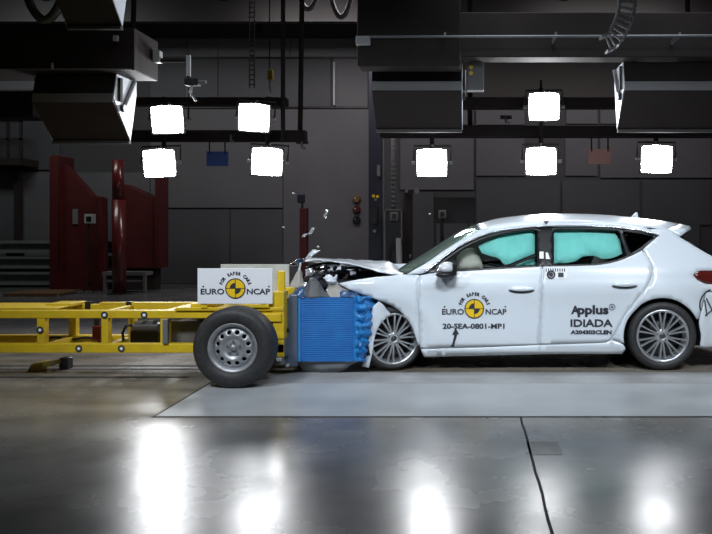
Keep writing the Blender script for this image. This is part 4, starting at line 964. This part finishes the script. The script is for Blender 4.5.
redg = mat('glossy_red', (0.11, 0.012, 0.012), 0.3, coat=0.5)
f2 = fv(15.2); MB().tube([W(118.5, 200, 15.2), W(119.5, f2, 15.2)], 0.135, 24).build('lower_tube', redg, rp, True); MB().tube([W(118, 160, 15.2), W(118.3, 201, 15.2)], 0.115, 24).build('upper_tube', redg, rp, True)
MB().tube([W(119.5, f2-1, 15.2), W(119.5, f2, 15.2)], 0.24, 24).build('base_plate', darkmetal, rp)
tp = thing('tripod_camera', 'small grey camera on a thin stand before the red buttress', 'camera', W(89, fv(15.5), 15.5))
MB().pbox(84, 214, 93, 223.5, 15.5, 0.12).build('camera_body', palegrey, tp, bevel=0.01); MB().pbox(86, 216.5, 91, 221.5, 15.49, 0.02).build('lens', black, tp)
MB().tube([W(89, 223, 15.56), W(89, fv(15.5)-6, 15.56)], 0.02, 8).build('pole', darkmetal, tp)
for du in (-5, 5): MB().tube([W(89, fv(15.5)-14, 15.56), W(89+du, fv(15.5), 15.56+0.1*du/5)], 0.012, 6).build('leg', darkmetal, tp)
whb = mat('dusty_white_beam', (0.16, 0.165, 0.175), 0.6, c2=(0.20, 0.205, 0.215), scale=2)
fb2 = fv(17.0)
for i, (v0, v1, tx) in enumerate(((272, fb2, 'lowest'), (256.5, 270.5, 'middle'), (241, 255, 'topmost'))):
    e = thing('steel_beam', f'dusty white steel beam behind the red buttress, {tx} of its stack', 'beam', W(40, v1, 17.0), 'stacked white beams')
    MB().pbox(-40, v0, 113, v1-2, 17.0, 0.5).build('web', whb, e, bevel=0.01); MB().pbox(-40, v0, 113, v0+2.5, 16.9, 0.1).build('flange', whb, e); MB().pbox(-40, v1-4, 113, v1-2, 16.9, 0.1).build('flange', whb, e)
    for u in (10, 95): MB().pbox(u-4, v1-2, u+4, v1+(1.25 if i else 0), 17.05, 0.4).build('spacer', wood, e)
pl = thing('wooden_pallet', 'low brown wooden pallet on the floor before the white beam stack', 'pallet', W(30, fv(14.6), 14.6))
fp = fv(14.6)
for k in range(3): MB().pbox(3, fp-2.2, 57, fp, 14.6+k*0.45, 0.09).build('runner', wood, pl)
for k in range(6): MB().box(XU(3, 14.6), XU(57, 14.6), 14.6+k*0.17, 14.6+k*0.17+0.11, ZV(fp-3.4, 14.6), ZV(fp-2.2, 14.6)).build('plank', wood, pl)
tb = thing('trestle_table', 'low grey metal trestle behind the red pole', 'trestle', W(125, fv(15.6), 15.6))
ft = fv(15.6); MB().pbox(102, 272, 146, 275.5, 15.5, 0.35).build('top', seamgrey, tb)
for u in (103, 143): 
    for dy in (0, 0.28): MB().pbox(u, 275.5, u+2.5, ft, 15.5+dy, 0.06).build('leg', seamgrey, tb)
MB().pbox(103, 280, 145, 282, 15.52, 0.04).build('rail', seamgrey, tb)
pf = thing('service_platform', 'dark service platform with railing on the far wall', 'platform', W(5, 165, 17.2))
MB().pbox(-40, 158, 20, 165, 17.2, 0.8).build('deck', darkmetal, pf)
for u in (-30, -12, 6, 19): MB().pbox(u, 120, u+2.6, 158, 17.2, 0.05).build('post', darkmetal, pf)
for v in (120, 138): MB().pbox(-40, v, 21.6, v+2, 17.2, 0.05).build('handrail', darkmetal, pf)
for u in (-28, 14): MB().pbox(u, 165, u+5, fv(17.7), 17.7, 0.15).build('leg', darkmetal, pf)
tag(MB().pbox(-60, 90, 33, 117, 13.0, 0.5).build('wall_cabinet', darkmetal, bevel=0.02), 'dark hanging cabinet left of the wedge light bank', 'cabinet')
for nm, u0, v0, u1, v1, m_, lb_, ct in (('blue_sign', 206.5, 151.5, 228, 166, mat('blue_sign_face', (0.05, 0.11, 0.40), 0.5), 'plain blue rectangular sign between the lower floodlights', 'sign'), ('pink_panel', 588.5, 149, 611, 164, mat('pink_panel_face', (0.60, 0.33, 0.29), 0.6), 'plain pinkish rectangular panel above the car roof', 'panel')):
    e = thing(nm, lb_, ct, W((u0+u1)/2, v1, 11.6))
    MB().pbox(u0, v0, u1, v1, 11.6, 0.02).build('face', m_, e)
    for u in (u0+3, u1-3): MB().tube([W(u, 133, 11.512), W(u, 139, 11.512), W(u, v0+3, 11.612)], 0.012, 6).build('hanger_rod', darkmetal, e)
dr = thing('red_post', 'dark red post with dark cap behind the crushed hood tip', 'post', W(303, fv(16.2), 16.2))
MB().pbox(299.5, 208, 307, fv(16.2), 16.2, 0.16).build('shaft', redp, dr, bevel=0.01); MB().pbox(297, 194, 304, 203, 16.2, 0.12).build('cap', navy, dr, bevel=0.02); MB().pbox(301, 203, 303, 208, 16.2, 0.05).build('neck', navy, dr)
nc = thing('navy_column', 'tall dark navy column with small lamps left of the grey pipe', 'column', W(375, fv(15.6), 15.6))
MB().pbox(368.5, 60, 382, fv(15.6), 15.6, 0.3).build('shaft', navy, nc, bevel=0.01); MB().pbox(381.6, 70, 384.2, fv(15.6), 15.65, 0.1).build('side_rail', seamgrey, nc)
for u, v, m_ in ((373.5, 196, inky), (377.5, 196.5, inky), (375.5, 199.5, seamgrey), (374.5, 231, palegrey)):
    d = MB(); add_disc(d, (u, v), 1.6, lambda a, b_: W(a, b_, 15.585), n=12); d.build('indicator', m_, nc)
MB().pbox(371, 206, 377, 224, 15.5, 0.1).build('control_box', black, nc); MB().pbox(377, 165, 380, 176, 15.55, 0.05).build('plate', seamgrey, nc)
pipe_m = mat('pale_pipe', (0.22, 0.23, 0.25), 0.4)
gp = thing('grey_pipe', 'vertical galvanised pipe rising from a dark cabinet', 'pipe', W(393.5, 210, 15.4))
MB().tube([W(393.5, 60, 15.4), W(393.5, 210, 15.4)], 0.05, 12).build('tube', pipe_m, gp, True)
for k in range(16): MB().tube([W(393.5, 136+k*4.6, 15.4), W(393.5, 137.5+k*4.6, 15.4)], 0.055, 10).build('ring', seamgrey, gp)
cb = thing('control_cabinet', 'tall dark cabinet with grey edges and a small screen under the pipe', 'cabinet', W(393, fv(15.2), 15.2))
fc = fv(15.2); MB().pbox(384, 210, 402, fc, 15.2, 0.4).build('body', black, cb)
for u in (384, 400.8): MB().pbox(u, 209, u+1.4, fc, 15.17, 0.05).build('edge', seamgrey, cb)
MB().pbox(384, 209, 402, 210.4, 15.17, 0.05).build('edge', seamgrey, cb)
q = MB(); q.pbox(390, 212, 398, 221, 15.12, 0.08); o = q.build('screen_frame', seamgrey, cb, bevel=0.01); MB().pbox(392, 214, 396, 219, 15.11, 0.02).build('screen', black, o)
MB().tube([W(398.5, 238, 15.0), W(399.5, fv(15.0), 15.0)], 0.055, 10).build('white_hose', palegrey, cb); MB().tube([W(395, 240, 15.05), W(390, 250, 15.05), W(389, 262, 15.05)], 0.02, 8).build('cable', black, cb); MB().tube([W(400, 237, 15.02), W(404, 248, 15.02), W(406, 262, 15.02)], 0.02, 8).build('cable', black, cb)
gc = thing('dark_column', 'slim dark column beside the control cabinet with round fittings', 'column', W(408, fv(15.8), 15.8))
MB().pbox(404, 192, 412, fv(15.8), 15.8, 0.2).build('shaft', darkmetal, gc, bevel=0.01)
for u, v, r in ((406.5, 191, 1.6), (416.8, 191, 2.6)):
    MB().tube([W(u, v, 15.7), W(u, v, 15.85)], r*15.7/FPX, 14).build('fitting', steel, gc)
MB().pbox(406, 190, 418, 192.5, 15.8, 0.05).build('arm', darkmetal, gc); MB().tube([W(410, 258, 15.75), W(410, 255, 15.7)], 0.02, 8).build('knob', palegrey, gc)
bs = thing('black_screen', 'flat black rectangular screen standing behind the windscreen', 'screen', W(455, fv(16.4), 16.4))
MB().pbox(434, 197, 475, 223, 16.4, 0.06).build('panel', mat('black_screen_face', (0.008, 0.008, 0.009), 0.4), bs, bevel=0.01)
for u in (440, 468): MB().pbox(u, 223, u+1.5, fv(16.4), 16.42, 0.03).build('leg', darkmetal, bs)
tc_ = thing('tripod_camera', 'small grey square camera on a tripod before the black screen', 'camera', W(442, fv(15.9), 15.9))
MB().pbox(438.5, 210, 446, 218.5, 15.9, 0.12).build('camera_body', seamgrey, tc_, bevel=0.015); MB().pbox(440.3, 212, 444.2, 216.5, 15.88, 0.03).build('lens', black, tc_)
MB().tube([W(442.5, 218, 15.95), W(442.5, 236, 15.95)], 0.025, 8).build('column', darkmetal, tc_)
for du, dy in ((-7, 0), (7, 0), (0, 0.4)): MB().tube([W(442.5, 229, 15.95), Vector((XU(442.5+du, 15.95), 15.95+dy, 0))], 0.015, 6).build('leg', darkmetal, tc_)
for v, m_, nm in ((199, wood, 'brown'), (209.5, redp, 'dark red'), (220, black, 'black')):
    e = thing('wall_socket', f'round {nm} wall socket in the vertical row beside the navy column', 'socket', W(356.5, v, 17.9), 'wall sockets')
    MB().lathe([(0.0001, -0.05), (0.075, -0.05), (0.1, 0.0), (0.1, 0.05)], (0, 0, 0), 20).build('cover', m_, e, local=True); MB().lathe([(0.0001, -0.06), (0.02, -0.06), (0.02, -0.04)], (-0.03, 0, 0.02), 8).build('pin', palegrey if nm != 'black' else steel, e, local=True)
# flying debris from the impact
shard = mat('debris_plastic', (0.38, 0.40, 0.43), 0.25)
random.seed(5)
debris = [(325.5, 214, 3.4, 'bent bright debris strip in the air above the hood crest'), (308, 234, 4.5, 'long curved bright debris strip in the air before the red post'), (293, 193.5, 0.9, 'tiny pale debris chip in the air beside the red post cap'), (283.5, 227.5, 0.9, 'tiny pale debris chip in the air above the trolley sign'), (318, 247, 0.9, 'tiny pale debris chip just above the torn hood tip'), (429.5, 214, 0.8, 'tiny pale debris chip in the air before the black screen')]
for u, v, s_, lb_ in debris:
    D = 7.3; c_ = W(u, v, D); r = s_*D/FPX; q = MB(); rows = []
    for i in range(6):
        t = i/5*2-1; row = []
        for k in (-1, 1):
            if s_ > 4: p = Vector((t*r*1.1, k*0.02, (t**3)*r+abs(t)*r*0.4))+Vector((k*0.01, 0, 0))
            elif s_ > 2: p = Vector((0.35*r*math.sin(3*t)+k*0.006, k*0.02, t*r*1.3))
            else: p = Vector((t*r, k*r*0.6, 0.4*r*math.sin(4*t)+k*r*0.6))
            row.append(c_+p)
        rows.append(row)
    tag(q.grid(rows).build('debris_fragment', shard, smooth=True, solid=0.006), lb_, 'debris', 'flying debris')

for o in bpy.data.objects:      # free-standing or hanging steelwork counts as things, not as the hall itself
    if o.parent is None and o.name.split('.')[0] in ('overhead_beam', 'steel_beam', 'navy_column', 'dark_column'): o['kind'] = 'thing'
